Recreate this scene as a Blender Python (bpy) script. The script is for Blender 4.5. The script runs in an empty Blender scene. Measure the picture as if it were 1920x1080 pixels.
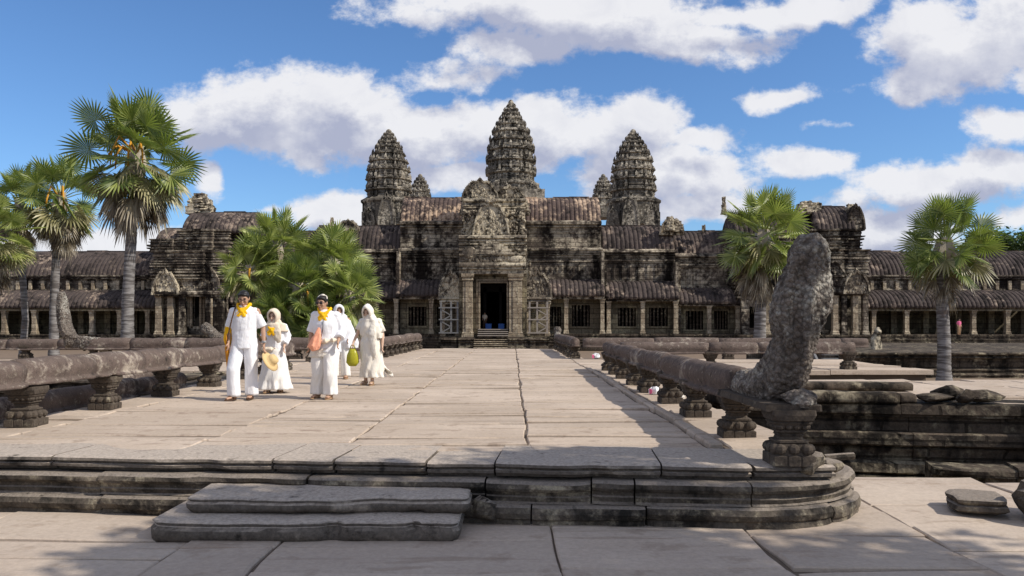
import bpy, math, random
from math import sin, cos, pi, radians, sqrt
from mathutils import Vector, Matrix, noise
random.seed(7)
SC = bpy.context.scene
COL = SC.collection
F = 1493.0; EYE = 1.22; HZ = 603.0
def fx(px, D): return (px-960.0)*D/F
def fz(py, D): return EYE-(py-HZ)*D/F
def R(a, b): return random.uniform(a, b)
def nz(x, y, z, s=1.0): return noise.noise(Vector((x*s, y*s, z*s)))

# ------------------------------------------------------------------ objects
def tag(o, label=None, cat=None, group=None, kind=None):
    if label: o['label'] = label
    if cat: o['category'] = cat
    if group: o['group'] = group
    if kind: o['kind'] = kind
    return o
def thing(name, label, cat, loc=(0, 0, 0), group=None, rz=0.0):
    o = bpy.data.objects.new(name, None); COL.objects.link(o)
    o.empty_display_size = 0.2
    o.location = loc; o.rotation_euler = (0, 0, rz)
    tag(o, label, cat, group)
    return o
def wmat(o):
    m = Matrix.LocRotScale(o.location, o.rotation_euler, o.scale)
    if o.parent: m = wmat(o.parent) @ o.matrix_parent_inverse @ m
    return m
def copy_tree(o, parent=None):
    c = o.copy(); COL.objects.link(c); c.parent = parent
    for ch in list(o.children): copy_tree(ch, c)
    return c

class MB:
    def __init__(s): s.v = []; s.f = []
    def add(s, vs, fs):
        b = len(s.v); s.v.extend([tuple(p) for p in vs]); s.f.extend([tuple(b+i for i in f) for f in fs])
        return s
    def box(s, x0, x1, y0, y1, z0, z1, j=0.0):
        vs = [(x, y, z) for z in (z0, z1) for (x, y) in ((x0, y0), (x1, y0), (x1, y1), (x0, y1))]
        if j: vs = [(x+R(-j, j), y+R(-j, j), z+R(-j, j)) for x, y, z in vs]
        return s.add(vs, [(3, 2, 1, 0), (4, 5, 6, 7), (0, 1, 5, 4), (1, 2, 6, 5), (2, 3, 7, 6), (3, 0, 4, 7)])
    def bbox(s, x0, x1, y0, y1, z0, z1, b=0.01, j=0.0):
        # box with bevelled top and edges
        rings = [(z0, 0), (z1-b, 0), (z1, b)]
        vs = []
        for z, o in rings:
            for (x, y) in ((x0+o, y0+b), (x0+b, y0+o), (x1-b, y0+o), (x1-o, y0+b), (x1-o, y1-b), (x1-b, y1-o), (x0+b, y1-o), (x0+o, y1-b)):
                vs.append((x, y, z))
        if j: vs = [(x+R(-j, j), y+R(-j, j), z+R(-j, j)*.5) for x, y, z in vs]
        fs = [tuple(range(7, -1, -1)), tuple(range(16, 24))]
        for k in range(2):
            for i in range(8):
                n = (i+1) % 8
                fs.append((k*8+i, k*8+n, k*8+8+n, k*8+8+i))
        return s.add(vs, fs)
    def rings(s, rs, cap=True, close=True):
        n = len(rs[0]); vs = [p for r in rs for p in r]; fs = []
        for k in range(len(rs)-1):
            for i in range(n if close else n-1):
                m = (i+1) % n
                fs.append((k*n+i, k*n+m, (k+1)*n+m, (k+1)*n+i))
        if cap:
            fs.append(tuple(range(n-1, -1, -1))); fs.append(tuple(range((len(rs)-1)*n, len(rs)*n)))
        return s.add(vs, fs)
    def tube(s, pts, rad, n=10, ry=None, up=None, wob=None):
        """pts path, rad list (or number); ry second radius"""
        pts = [Vector(p) for p in pts]; L = len(pts)
        if not isinstance(rad, (list, tuple)): rad = [rad]*L
        if ry is None: ry = rad
        elif not isinstance(ry, (list, tuple)): ry = [ry]*L
        rs = []; ref = Vector(up) if up else None
        for i, p in enumerate(pts):
            t = (pts[min(i+1, L-1)]-pts[max(i-1, 0)]).normalized()
            a = ref if ref else Vector((1, 0, 0))
            if abs(t.dot(a)) > .95: a = Vector((0, 1, 0))
            u = (a-t*a.dot(t)).normalized(); w = t.cross(u)
            r = []
            for k in range(n):
                th = 2*pi*k/n; m = 1.0 if not wob else wob(i, th)
                r.append(p+u*cos(th)*rad[i]*m+w*sin(th)*ry[i]*m)
            rs.append(r)
        return s.rings(rs)
    def ell(s, c, r, n=10, m=7, rot=None):
        rs = []
        for k in range(m+1):
            a = -pi/2+pi*k/m
            a = max(min(a, pi/2-.02), -pi/2+.02)
            ring = []
            for i in range(n):
                t = 2*pi*i/n
                p = Vector((r[0]*cos(a)*cos(t), r[1]*cos(a)*sin(t), r[2]*sin(a)))
                if rot: p = rot @ p
                ring.append(p+Vector(c))
            rs.append(ring)
        return s.rings(rs)
    def lathe(s, c, prof, n=12, sq=0.0, rot=0.0):
        """prof [(r,z)]; sq>0 square-ish section"""
        rs = []
        for r, z in prof:
            ring = []
            for i in range(n):
                t = 2*pi*i/n+rot
                m = 1.0
                if sq: m = 1/(abs(cos(t))**sq+abs(sin(t))**sq)**(1/sq)
                ring.append((c[0]+r*m*cos(t), c[1]+r*m*sin(t), c[2]+z))
            rs.append(ring)
        return s.rings(rs)
    def extr(s, poly, x0, x1, nx=1, j=0.0, ax='x', fr=.6):
        """poly [(y,z)] closed, extruded along x with coherent wear jitter"""
        rs = []
        for k in range(nx+1):
            x = x0+(x1-x0)*k/nx; r = []
            for (y, z) in poly:
                dy = nz(x*fr, y*3+7, z*3)*j*1.6 if j else 0; dz = nz(x*fr+31, y*3, z*3)*j if j else 0
                r.append((x, y+dy, z+dz) if ax == 'x' else (y+dy, x, z+dz))
            rs.append(r)
        return s.rings(rs)
    def beam(s, a, b, w, h=None):
        h = h or w; a = Vector(a); b = Vector(b); t = (b-a).normalized()
        u = t.cross(Vector((0, 0, 1)))
        if u.length < .01: u = Vector((1, 0, 0))
        u.normalize(); q = u.cross(t)
        rs = [[p+u*sx*w/2+q*sy*h/2 for sx, sy in ((-1, -1), (1, -1), (1, 1), (-1, 1))] for p in (a, b)]
        return s.rings(rs)
    def build(s, name, mat, parent=None, smooth=False, local=False, loc=None):
        me = bpy.data.meshes.new(name)
        vs = s.v
        o = bpy.data.objects.new(name, me); COL.objects.link(o)
        if loc is not None and parent is None:
            vs = [(x-loc[0], y-loc[1], z-loc[2]) for x, y, z in vs]; o.location = loc
        me.from_pydata(vs, [], s.f); me.materials.append(mat)
        if smooth:
            me.polygons.foreach_set('use_smooth', [True]*len(me.polygons))
        me.update()
        if parent is not None:
            o.parent = parent
            if not local: o.matrix_parent_inverse = wmat(parent).inverted()
        return o
def remesh(o, vox, disp=None, dscale=.3, smooth=0, disp2=None, dscale2=.05):
    m = o.modifiers.new('r', 'REMESH'); m.mode = 'VOXEL'; m.voxel_size = vox; m.use_smooth_shade = True
    if smooth:
        m = o.modifiers.new('s', 'SMOOTH'); m.factor = .5; m.iterations = smooth
    for dd, ds in ((disp, dscale), (disp2, dscale2)):
        if dd:
            t = bpy.data.textures.new('worn', 'CLOUDS'); t.noise_scale = ds; t.noise_depth = 3
            m = o.modifiers.new('d', 'DISPLACE'); m.texture = t; m.strength = dd; m.mid_level = .5; m.texture_coords = 'GLOBAL' if False else 'LOCAL'
    return o

# ------------------------------------------------------------------ materials
class NT:
    def __init__(s, mat):
        mat.use_nodes = True; s.t = mat.node_tree; s.t.nodes.clear()
    def n(s, ty, **kw):
        o = s.t.nodes.new(ty)
        for k, v in kw.items():
            if k[0] == 'i' and k[1:].isdigit(): s.put(o.inputs[int(k[1:])], v)
            elif k.startswith('I_'): s.put(o.inputs[k[2:].replace('_', ' ')], v)
            else: setattr(o, k, v)
        return o
    def put(s, inp, v):
        if isinstance(v, bpy.types.NodeSocket): s.t.links.new(v, inp)
        elif isinstance(v, bpy.types.Node): s.t.links.new(v.outputs[0], inp)
        else:
            if isinstance(v, (tuple, list)) and len(v) == 3 and len(inp.default_value) == 4: v = (*v, 1)
            inp.default_value = v
    def math(s, op, a, b=0.0, c=0.0, clamp=False):
        o = s.t.nodes.new('ShaderNodeMath'); o.operation = op; o.use_clamp = clamp
        s.put(o.inputs[0], a); s.put(o.inputs[1], b); s.put(o.inputs[2], c)
        return o.outputs[0]
    def mix(s, f, a, b, mode='MIX'):
        o = s.t.nodes.new('ShaderNodeMixRGB'); o.blend_type = mode
        s.put(o.inputs[0], f); s.put(o.inputs[1], a); s.put(o.inputs[2], b)
        return o.outputs[0]
    def noise(s, vec, scale, detail=5, rough=.55, dist=0.0):
        o = s.n('ShaderNodeTexNoise', I_Scale=scale, I_Detail=detail, I_Roughness=rough, I_Distortion=dist)
        s.put(o.inputs['Vector'], vec); return o.outputs['Fac']
    def sstep(s, v, a, b):
        o = s.t.nodes.new('ShaderNodeMapRange'); o.interpolation_type = 'SMOOTHSTEP'
        s.put(o.inputs[0], v); o.inputs[1].default_value = a; o.inputs[2].default_value = b
        return o.outputs[0]
    def pos(s): return s.n('ShaderNodeNewGeometry').outputs['Position']
    def scl(s, vec, sc):
        o = s.n('ShaderNodeVectorMath', operation='MULTIPLY'); s.put(o.inputs[0], vec); o.inputs[1].default_value = sc
        return o.outputs[0]
    def out(s, col, rough=.9, bump=None, bstr=.5, bdist=.02, spec=.25, trans=None, alpha=None, sheen=0):
        p = s.n('ShaderNodeBsdfPrincipled'); s.put(p.inputs['Base Color'], col); s.put(p.inputs['Roughness'], rough)
        p.inputs['Specular IOR Level'].default_value = spec
        if bump is not None:
            b = s.n('ShaderNodeBump', I_Strength=bstr, I_Distance=bdist); s.put(b.inputs['Height'], bump)
            s.t.links.new(b.outputs[0], p.inputs['Normal'])
        if alpha is not None: s.put(p.inputs['Alpha'], alpha)
        res = p.outputs[0]
        if trans is not None:
            tr = s.n('ShaderNodeBsdfTranslucent'); s.put(tr.inputs[0], trans[0])
            mx = s.n('ShaderNodeMixShader'); mx.inputs[0].default_value = trans[1]
            s.t.links.new(res, mx.inputs[1]); s.t.links.new(tr.outputs[0], mx.inputs[2]); res = mx.outputs[0]
        o = s.n('ShaderNodeOutputMaterial'); s.t.links.new(res, o.inputs[0])

def stone(name, dark, mid, pale, sc=1.0, streak=.5, palethr=.6, joints=None, blackthr=.5, bump=.04, lichen=None, warm=None, fine=1.0, top=None, scales=0):
    m = bpy.data.materials.new(name); t = NT(m); P = t.pos()
    nA = t.noise(P, .45*sc, 6, .6, .3)
    nB = t.noise(t.scl(P, (1, 1, .22)), 1.1*sc, 6, .6)      # rain streaks
    nC = t.noise(P, 3.1*sc, 8, .68)
    nD = t.noise(P, 16*sc*fine, 6, .7)
    c = t.mix(t.sstep(nC, .35, .68), mid, tuple(x*.6 for x in mid))
    if warm: c = t.mix(t.sstep(nA, .52, .66), c, warm)
    pm = t.math('ADD', t.math('MULTIPLY', nA, .5), t.math('MULTIPLY', nC, .5))
    c = t.mix(t.sstep(pm, palethr-.07, palethr+.05), c, pale)
    bm = t.math('ADD', t.math('MULTIPLY', nB, streak), t.math('MULTIPLY', nC, 1-streak))
    c = t.mix(t.sstep(bm, blackthr-.08, blackthr+.06), dark, c)
    if lichen:
        c = t.mix(t.math('MULTIPLY', t.sstep(t.noise(P, 5.3*sc, 4, .6), .62, .68), .7), c, lichen)
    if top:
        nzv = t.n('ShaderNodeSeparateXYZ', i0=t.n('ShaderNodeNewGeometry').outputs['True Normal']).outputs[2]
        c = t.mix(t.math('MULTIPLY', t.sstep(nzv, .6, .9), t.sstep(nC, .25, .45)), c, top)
    c = t.mix(.55, c, t.mix(t.sstep(nD, .3, .7), (.45, .45, .45), (1.25, 1.25, 1.25)), 'MULTIPLY')
    h = t.math('ADD', t.math('MULTIPLY', nC, 1.0), t.math('MULTIPLY', nD, .35))
    if scales:
        vo = t.n('ShaderNodeTexVoronoi', I_Scale=scales); t.put(vo.inputs['Vector'], P)
        vo2 = t.n('ShaderNodeTexVoronoi', I_Scale=scales*.37); t.put(vo2.inputs['Vector'], t.scl(P, (1, 1, .45)))
        h = t.math('ADD', t.math('MULTIPLY', h, .5), t.math('SUBTRACT', .9, t.math('ADD', t.math('MULTIPLY', vo.outputs['Distance'], .7), t.math('MULTIPLY', vo2.outputs['Distance'], .5))))
        c = t.mix(t.math('MULTIPLY', t.sstep(vo.outputs['Distance'], .35, .75), .6), c, dark)
    if joints:
        sx = t.n('ShaderNodeSeparateXYZ', i0=P)
        cv = t.n('ShaderNodeCombineXYZ', i0=t.math('ADD', sx.outputs[0], sx.outputs[1]), i1=sx.outputs[2])
        br = t.n('ShaderNodeTexBrick', I_Scale=1.0, I_Mortar_Size=joints[2], I_Brick_Width=joints[0], I_Row_Height=joints[1])
        br.inputs['Color1'].default_value = (1, 1, 1, 1); br.inputs['Color2'].default_value = (.72, .72, .72, 1); br.inputs['Mortar'].default_value = (.25, .25, .25, 1)
        br.inputs['Mortar Smooth'].default_value = .3
        t.put(br.inputs['Vector'], cv)
        c = t.mix(.8, c, br.outputs['Color'], 'MULTIPLY')
        h = t.math('SUBTRACT', h, t.math('MULTIPLY', br.outputs['Fac'], .6))
    t.out(c, .93, h, .9, bump, .15)
    return m

def paving(name, base, dust, stain, sc=1.0):
    m = bpy.data.materials.new(name); t = NT(m); P = t.pos()
    nA = t.noise(P, .5*sc, 5, .6); nL = t.noise(t.scl(P, (.32, 3.0, 1)), 2.6*sc, 9, .66, .5)
    nF = t.noise(P, 30*sc, 6, .7); nM = t.noise(P, 4*sc, 6, .6)
    g = t.n('ShaderNodeNewGeometry')
    isl = g.outputs['Random Per Island']
    c = t.mix(t.sstep(nA, .35, .65), base, dust)
    c = t.mix(t.math('MULTIPLY', isl, .45), c, tuple(x*.72 for x in base))
    c = t.mix(t.math('MULTIPLY', t.sstep(nL, .56, .66), .55), c, stain)
    c = t.mix(t.math('MULTIPLY', t.sstep(nM, .54, .68), .5), c, stain)
    c = t.mix(.4, c, t.mix(t.sstep(nF, .3, .7), (.7, .69, .67), (1.15, 1.15, 1.15)), 'MULTIPLY')
    h = t.math('ADD', nL, t.math('MULTIPLY', nF, .18))
    t.out(c, .88, h, .8, .022, .2)
    return m
def plain(name, col, rough=.8, var=.15, sc=20, bump=.0, spec=.25, trans=None, alpha=None, bs=None):
    m = bpy.data.materials.new(name); t = NT(m); P = t.pos()
    n = t.noise(P, sc, 4, .6)
    c = t.mix(n, tuple(x*(1-var) for x in col), tuple(min(1, x*(1+var)) for x in col))
    t.out(c, rough, t.noise(P, bs or sc, 4, .6) if bump else None, .8, bump, spec, trans, alpha)
    return m

M = {}
M['wall'] = stone('temple_stone', (.02, .015, .012), (.15, .12, .095), (.54, .465, .35), .55, .66, .525, (1.3, .42, .03), .493, .08, None, (.12, .082, .066))
M['wall_pale'] = stone('pale_temple_stone', (.05, .042, .034), (.36, .285, .20), (.58, .49, .35), .9, .5, .53, (1.1, .5, .02), .39, .1, None, (.27, .17, .12))
M['wall_dim'] = stone('gallery_stone', (.03, .027, .02), (.21, .172, .118), (.36, .31, .2), .7, .6, .54, (1.2, .5, .03), .42, .06)
M['roof'] = stone('roof_tile_stone', (.022, .018, .016), (.10, .079, .071), (.33, .26, .2), .7, .5, .585, None, .47, .07, None, (.09, .064, .058))
M['roof_patch'] = stone('patched_roof_stone', (.024, .019, .017), (.125, .09, .078), (.5, .37, .26), .6, .4, .535, None, .455, .06, None, (.2, .11, .08))
M['tower'] = stone('tower_stone', (.035, .032, .027), (.195, .172, .14), (.52, .465, .37), .5, .6, .53, None, .478, .2, None, None)
M['carved'] = stone('carved_stone', (.03, .026, .021), (.205, .168, .128), (.6, .52, .38), .8, .45, .52, None, .475, .1)
M['rail'] = stone('rail_stone', (.04, .033, .028), (.165, .125, .105), (.42, .36, .29), 2.2, .4, .59, None, .42, .022, (.3, .26, .21), (.15, .112, .098), 2.0)
M['baluster'] = stone('baluster_stone', (.03, .026, .022), (.115, .092, .072), (.3, .26, .19), 3.0, .3, .6, None, .44, .014)
M['naga'] = stone('naga_stone', (.045, .038, .033), (.25, .21, .175), (.45, .42, .36), 3.6, .55, .55, None, .44, .05, (.3, .29, .24), (.18, .13, .1), 1.6, None, 26)
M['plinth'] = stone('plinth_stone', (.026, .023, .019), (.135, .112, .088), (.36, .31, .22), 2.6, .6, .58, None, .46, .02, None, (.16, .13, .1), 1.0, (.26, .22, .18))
M['terrace'] = stone('terrace_stone', (.022, .018, .014), (.135, .105, .078), (.34, .29, .2), 1.5, .6, .57, (.9, .27, .02), .49, .04)
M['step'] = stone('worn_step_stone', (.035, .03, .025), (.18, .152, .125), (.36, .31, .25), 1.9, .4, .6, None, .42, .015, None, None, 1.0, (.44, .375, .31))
M['deck'] = paving('sandstone_paving', (.465, .375, .29), (.565, .465, .37), (.22, .155, .11))
M['low'] = paving('pavement_stone', (.455, .37, .295), (.55, .46, .37), (.28, .21, .155), .8)
M['wood'] = plain('weathered_timber', (.30, .26, .22), .8, .3, 12, .003)
M['greypaint'] = plain('grey_painted_timber', (.17, .168, .165), .7, .3, 8)
M['earth'] = plain('bare_earth', (.19, .14, .1), .95, .35, 3, .05)
M['black'] = plain('interior_shade_black', (.012, .011, .010), .95, .3, 2)  # near-black: shade of rooms and doorways put into the colour
def trunkmat():
    m = bpy.data.materials.new('palm_bark'); t = NT(m); P = t.pos()
    w = t.noise(t.scl(P, (1.2, 1.2, 9)), 1.0, 5, .6); n = t.noise(P, 2.0, 6, .6)
    c = t.mix(t.sstep(w, .4, .62), (.10, .09, .085), (.27, .255, .245)); c = t.mix(t.sstep(n, .55, .7), c, (.16, .13, .11))
    t.out(c, .95, w, .9, .05, .1); return m
M['bark'] = trunkmat()
def leafmat(name, c1, c2, tr, trf=.28):
    m = bpy.data.materials.new(name); t = NT(m)
    g = t.n('ShaderNodeNewGeometry'); n = t.noise(g.outputs['Position'], 1.3, 4, .6)
    f = t.math('ADD', t.math('MULTIPLY', g.outputs['Random Per Island'], .6), t.math('MULTIPLY', n, .4))
    t.out(t.mix(t.sstep(f, .2, .8), c1, c2), .42, None, spec=.45, trans=(tr, trf)); return m
M['frond'] = leafmat('palm_frond', (.06, .10, .02), (.29, .33, .09), (.28, .38, .06))
M['frond2'] = leafmat('yellow_green_frond', (.10, .14, .03), (.40, .44, .13), (.38, .48, .09))
M['dead'] = leafmat('dry_frond', (.14, .11, .075), (.46, .40, .29), (.3, .22, .12), .12)
M['olive'] = leafmat('yellowing_frond', (.16, .15, .06), (.42, .38, .2), (.4, .36, .15), .15)
M['stalk'] = plain('orange_flower_stalk', (.55, .27, .03), .6, .2, 6)
M['leaf'] = leafmat('tree_leaf', (.03, .06, .015), (.09, .13, .035), (.12, .2, .03))
M['joint'] = plain('joint_dirt', (.13, .10, .075), .95, .4, 6, .01)
# ------------------------------------------------------------------ camera, sun, sky
cam = bpy.data.cameras.new('camera'); cam.lens = 28; cam.sensor_width = 36; cam.clip_end = 9000; cam.clip_start = .1
cam.shift_y = (HZ-540)/1920.0
co = bpy.data.objects.new('camera', cam); COL.objects.link(co); co.location = (0, 0, EYE); co.rotation_euler = (pi/2, 0, 0)
SC.camera = co
SX, SY = 1.0, -0.34          # towards the sun, horizontally
ELEV = radians(41)
hl = sqrt(SX*SX+SY*SY); sd = Vector((SX/hl*cos(ELEV), SY/hl*cos(ELEV), sin(ELEV)))
sun = bpy.data.lights.new('sun', 'SUN'); sun.energy = 4.6; sun.angle = radians(.53); sun.color = (1, .93, .83)
so = bpy.data.objects.new('sun', sun); COL.objects.link(so); so.rotation_euler = (-sd).to_track_quat('-Z', 'Y').to_euler(); so.location = (30, -10, 40)
SC.view_settings.view_transform = 'Standard'; SC.view_settings.look = 'None'; SC.view_settings.exposure = 0; SC.view_settings.gamma = 1
SC.cycles.max_bounces = 6; SC.cycles.transparent_max_bounces = 8

W = bpy.data.worlds.new('World'); SC.world = W; W.use_nodes = True
class WT(NT):
    def __init__(s, tree): s.t = tree
w = WT(W.node_tree); w.t.nodes.clear()
CL = [ # cloud clumps: px, py, rx, ry, weight
 (1060, 20, 420, 78, 1), (960, 92, 150, 45, .9), (1250, 60, 260, 55, 1), (1420, 20, 330, 40, .9),
 (560, 215, 240, 105, 1.15), (440, 235, 150, 70, 1), (730, 262, 300, 82, 1.1), (980, 245, 230, 85, 1.1), (1180, 240, 160, 78, 1.1), (1240, 330, 190, 80, 1.1), (1290, 262, 120, 48, .95), (850, 145, 160, 42, .72), (860, 340, 150, 40, .9),
 (1810, 95, 210, 105, 1.1), (1700, 165, 110, 45, .85), (1905, 50, 150, 90, 1.1),
 (1490, 180, 95, 32, .68), (1552, 241, 50, 15, .6), (1885, 245, 90, 48, .95), (1502, 306, 125, 36, .9), (1750, 352, 180, 52, 1.0), (1870, 325, 110, 45, .95), (1590, 378, 100, 30, .75), (1660, 430, 210, 55, 1), (1910, 415, 60, 26, .8),
 (385, 345, 52, 34, .85), (180, 452, 260, 45, .95), (635, 392, 110, 42, .95), (330, 440, 160, 28, .7), (500, 390, 60, 14, .5), (1310, 395, 120, 40, 1), (90, 332, 60, 18, .4)]
grp = bpy.data.node_groups.new('cloud_density', 'ShaderNodeTree')
grp.interface.new_socket('Vector', in_out='INPUT', socket_type='NodeSocketVector')
grp.interface.new_socket('Density', in_out='OUTPUT', socket_type='NodeSocketFloat')
gi = grp.nodes.new('NodeGroupInput'); go = grp.nodes.new('NodeGroupOutput'); g = WT(grp)
gv = gi.outputs[0]
# soft domain warp so that outlines billow
wn = g.n('ShaderNodeTexNoise', I_Scale=6.0, I_Detail=3.0); g.put(wn.inputs['Vector'], gv)
wv = g.n('ShaderNodeVectorMath', operation='SUBTRACT'); g.put(wv.inputs[0], wn.outputs['Color']); wv.inputs[1].default_value = (.5, .5, .5)
wv = g.scl(wv.outputs[0], (.11, .07, 0))
wa = g.n('ShaderNodeVectorMath', operation='ADD'); g.put(wa.inputs[0], gv); g.put(wa.inputs[1], wv)
acc = None
for (px, py, rx, ry, wt) in CL:
    cx, cy = (px-960)/F, (HZ-py)/F
    s1 = g.n('ShaderNodeVectorMath', operation='SUBTRACT'); g.put(s1.inputs[0], wa.outputs[0]); s1.inputs[1].default_value = (cx, cy, 0)
    s2 = g.scl(s1.outputs[0], (F/rx, F/ry, 0))
    ln = g.n('ShaderNodeVectorMath', operation='LENGTH'); g.put(ln.inputs[0], s2)
    d = g.math('MULTIPLY', g.math('SUBTRACT', 1.25, ln.outputs['Value']), wt)
    acc = d if acc is None else g.math('SMOOTH_MAX', acc, d, .12)
fb1 = g.n('ShaderNodeTexNoise', I_Scale=11.0, I_Detail=11.0, I_Roughness=.64); g.put(fb1.inputs['Vector'], g.scl(gv, (1, 1.35, 1)))
fb2 = g.n('ShaderNodeTexVoronoi', I_Scale=16.0, feature='SMOOTH_F1'); g.put(fb2.inputs['Vector'], wa.outputs[0])
acc = g.math('MINIMUM', acc, 1.1)
tot = g.math('ADD', acc, g.math('MULTIPLY', g.math('SUBTRACT', fb1.outputs['Fac'], .5), 1.9))
tot = g.math('ADD', tot, g.math('MULTIPLY', g.math('SUBTRACT', .45, fb2.outputs['Distance']), .45))
# unseen broken cloud added outside the listed banks, to make ambient light whiter
gs = g.n('ShaderNodeSeparateXYZ', i0=gv); ax = g.math('ABSOLUTE', gs.outputs[0])
outm = g.math('MAXIMUM', g.math('MAXIMUM', g.sstep(ax, .75, .95), g.sstep(gs.outputs[1], .5, .75)), g.sstep(gs.outputs[2], 1, 2))
gb = g.n('ShaderNodeTexNoise', I_Scale=.9, I_Detail=4.0); g.put(gb.inputs['Vector'], gv)
tot = g.math('ADD', tot, g.math('MULTIPLY', outm, g.math('ADD', g.math('MULTIPLY', gb.outputs['Fac'], 5.0), -.9)))
tot = g.math('MAXIMUM', tot, g.math('MULTIPLY', outm, g.math('MULTIPLY', g.math('SUBTRACT', gb.outputs['Fac'], .42), 9.0)))
g.t.links.new(tot, go.inputs[0])

tc = w.n('ShaderNodeTexCoord'); sp = w.n('ShaderNodeSeparateXYZ', i0=tc.outputs['Generated'])
yy = w.math('MAXIMUM', w.math('ABSOLUTE', sp.outputs[1]), .12)
uv = w.n('ShaderNodeCombineXYZ', i0=w.math('DIVIDE', sp.outputs[0], yy), i1=w.math('DIVIDE', sp.outputs[2], yy), i2=w.math('MULTIPLY', w.math('LESS_THAN', sp.outputs[1], 0), 5))
def dens(vec):
    n = w.t.nodes.new('ShaderNodeGroup'); n.node_tree = grp; w.put(n.inputs[0], vec); return n.outputs[0]
def off(vec, o):
    n = w.n('ShaderNodeVectorMath', operation='ADD'); w.put(n.inputs[0], vec); n.inputs[1].default_value = o; return n.outputs[0]
d0 = dens(uv.outputs[0]); d1 = dens(off(uv.outputs[0], (.016, .036, 0)))
mask = w.sstep(d0, .27, .66)
thick = w.sstep(d1, .15, 1.15)
dn_ = w.n('ShaderNodeTexNoise', I_Scale=15.0, I_Detail=7.0, I_Roughness=.6, I_Distortion=.4); w.put(dn_.inputs['Vector'], uv.outputs[0]); dfn = dn_.outputs['Fac']
big = w.n('ShaderNodeTexNoise', I_Scale=5.0, I_Detail=5.0, I_Roughness=.6); w.put(big.inputs['Vector'], off(uv.outputs[0], (3, 3, 0)))
lit = w.math('SUBTRACT', 1.0, w.math('MULTIPLY', thick, w.math('ADD', .5, w.math('MULTIPLY', w.sstep(big.outputs['Fac'], .38, .58), .55))), clamp=True)
lit = w.math('ADD', lit, w.math('MULTIPLY', w.math('SUBTRACT', d0, d1), .42), clamp=True)
lit = w.math('ADD', lit, w.math('MULTIPLY', w.math('SUBTRACT', dfn, .5), .9), clamp=True)
SKS = .12
cc = w.mix(lit, tuple(c/SKS for c in (.43, .46, .60)), tuple(c/SKS for c in (.87, .87, .90)))
sky = w.n('ShaderNodeTexSky', sky_type='NISHITA'); sky.sun_disc = False; sky.sun_elevation = ELEV
sky.sun_rotation = math.atan2(SX, SY); sky.altitude = 0; sky.air_density = 1.0; sky.dust_density = .3; sky.ozone_density = 3.0
skc = w.mix(1.0, sky.outputs[0], (.72, .95, 1.20), 'MULTIPLY')
bg = w.n('ShaderNodeBackground'); bg.inputs[1].default_value = SKS
w.put(bg.inputs[0], w.mix(w.math('MULTIPLY', mask, .97), skc, cc))
wo = w.n('ShaderNodeOutputWorld'); w.t.links.new(bg.outputs[0], wo.inputs[0])
W.cycles.sampling_method = 'AUTOMATIC'

# ------------------------------------------------------------------ ground
m = MB(); m.add([(-3000, -400, -1.6), (3000, -400, -1.6), (3000, 5000, -1.6), (-3000, 5000, -1.6)], [(0, 1, 2, 3)])
tag(m.build('ground', M['earth']), kind='structure')

def slabs(m, xs, y0, y1, dy, top, th=.12, jz=.011, gap=.012, edge=None, skip=None, skew=0.0, wav=.03, xspl=None, sub=6):
    """paving slabs in lanes between xs; every slab is its own island with worn, bevelled top edge"""
    for a, b in zip(xs[:-1], xs[1:]):
        y = y0-R(0, dy[0])
        while y < y1:
            h = R(*dy)*(1 if R(0, 1) < .8 else 1.5)
            ys, ye = max(y, y0), min(y+h, y1)
            y += h
            if ye-ys < .08: continue
            xx = [a, b]
            if xspl and b-a > xspl:
                k = max(1, round((b-a)/xspl)); xx = [a]+[a+(b-a)*(i+R(-.25, .25))/k for i in range(1, k)]+[b]
            for xa, xb in zip(xx[:-1], xx[1:]):
                if skip and skip((xa+xb)/2, (ys+ye)/2): continue
                z = top+R(-jz, jz)*.6; tz = R(-jz, jz); tx = R(-jz, jz)
                N = sub; per = []
                pts = [(xa+(xb-xa)*i/N, ys, 0, -1) for i in range(N)]+[(xb, ys+(ye-ys)*i/3, 1, 0) for i in range(3)]+[(xb+(xa-xb)*i/N, ye, 0, 1) for i in range(N)]+[(xa, ye+(ys-ye)*i/3, -1, 0) for i in range(3)]
                g = gap*R(.6, 1.6); r0, r1, r2 = [], [], []
                for (px, py, nx, ny) in pts:
                    wvy = nz(px*.8, ys*5 if ny < 0 else ye*5, 3)*wav; wvx = nz((xa if nx < 0 else xb)*9, py*.9, 8)*wav*1.5
                    if ny > 0 or (nx and 0): pass
                    # shared seam wobble so neighbours keep a thin gap
                    qx = px+nz(px*2, py*.8, 5)*wav*.9; qy = py+nz(px*.9, py*2.0, 9)*wav
                    cxm, cym = (xa+xb)/2, (ys+ye)/2
                    ch = max(0, nz(px*3, py*3, 2)-.28)*.10
                    qx += (g+ch)*(1 if px < cxm else -1)*(1 if (nx or px in (xa, xb)) else .0)
                    qy += (g+ch)*(1 if py < cym else -1)*(1 if (ny or py in (ys, ye)) else .0)
                    zz = z+tz*(px-cxm)/(xb-xa)*2+tx*(py-cym)/(ye-ys)*2+skew*px
                    bv = .012+ch*.5
                    r0.append((qx, qy, zz-th)); r1.append((qx, qy, zz-.010-ch*.4))
                    r2.append((qx+(bv if qx < cxm else -bv), qy+(bv if qy < cym else -bv), zz))
                m.rings([r0, r1, r2])
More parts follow.
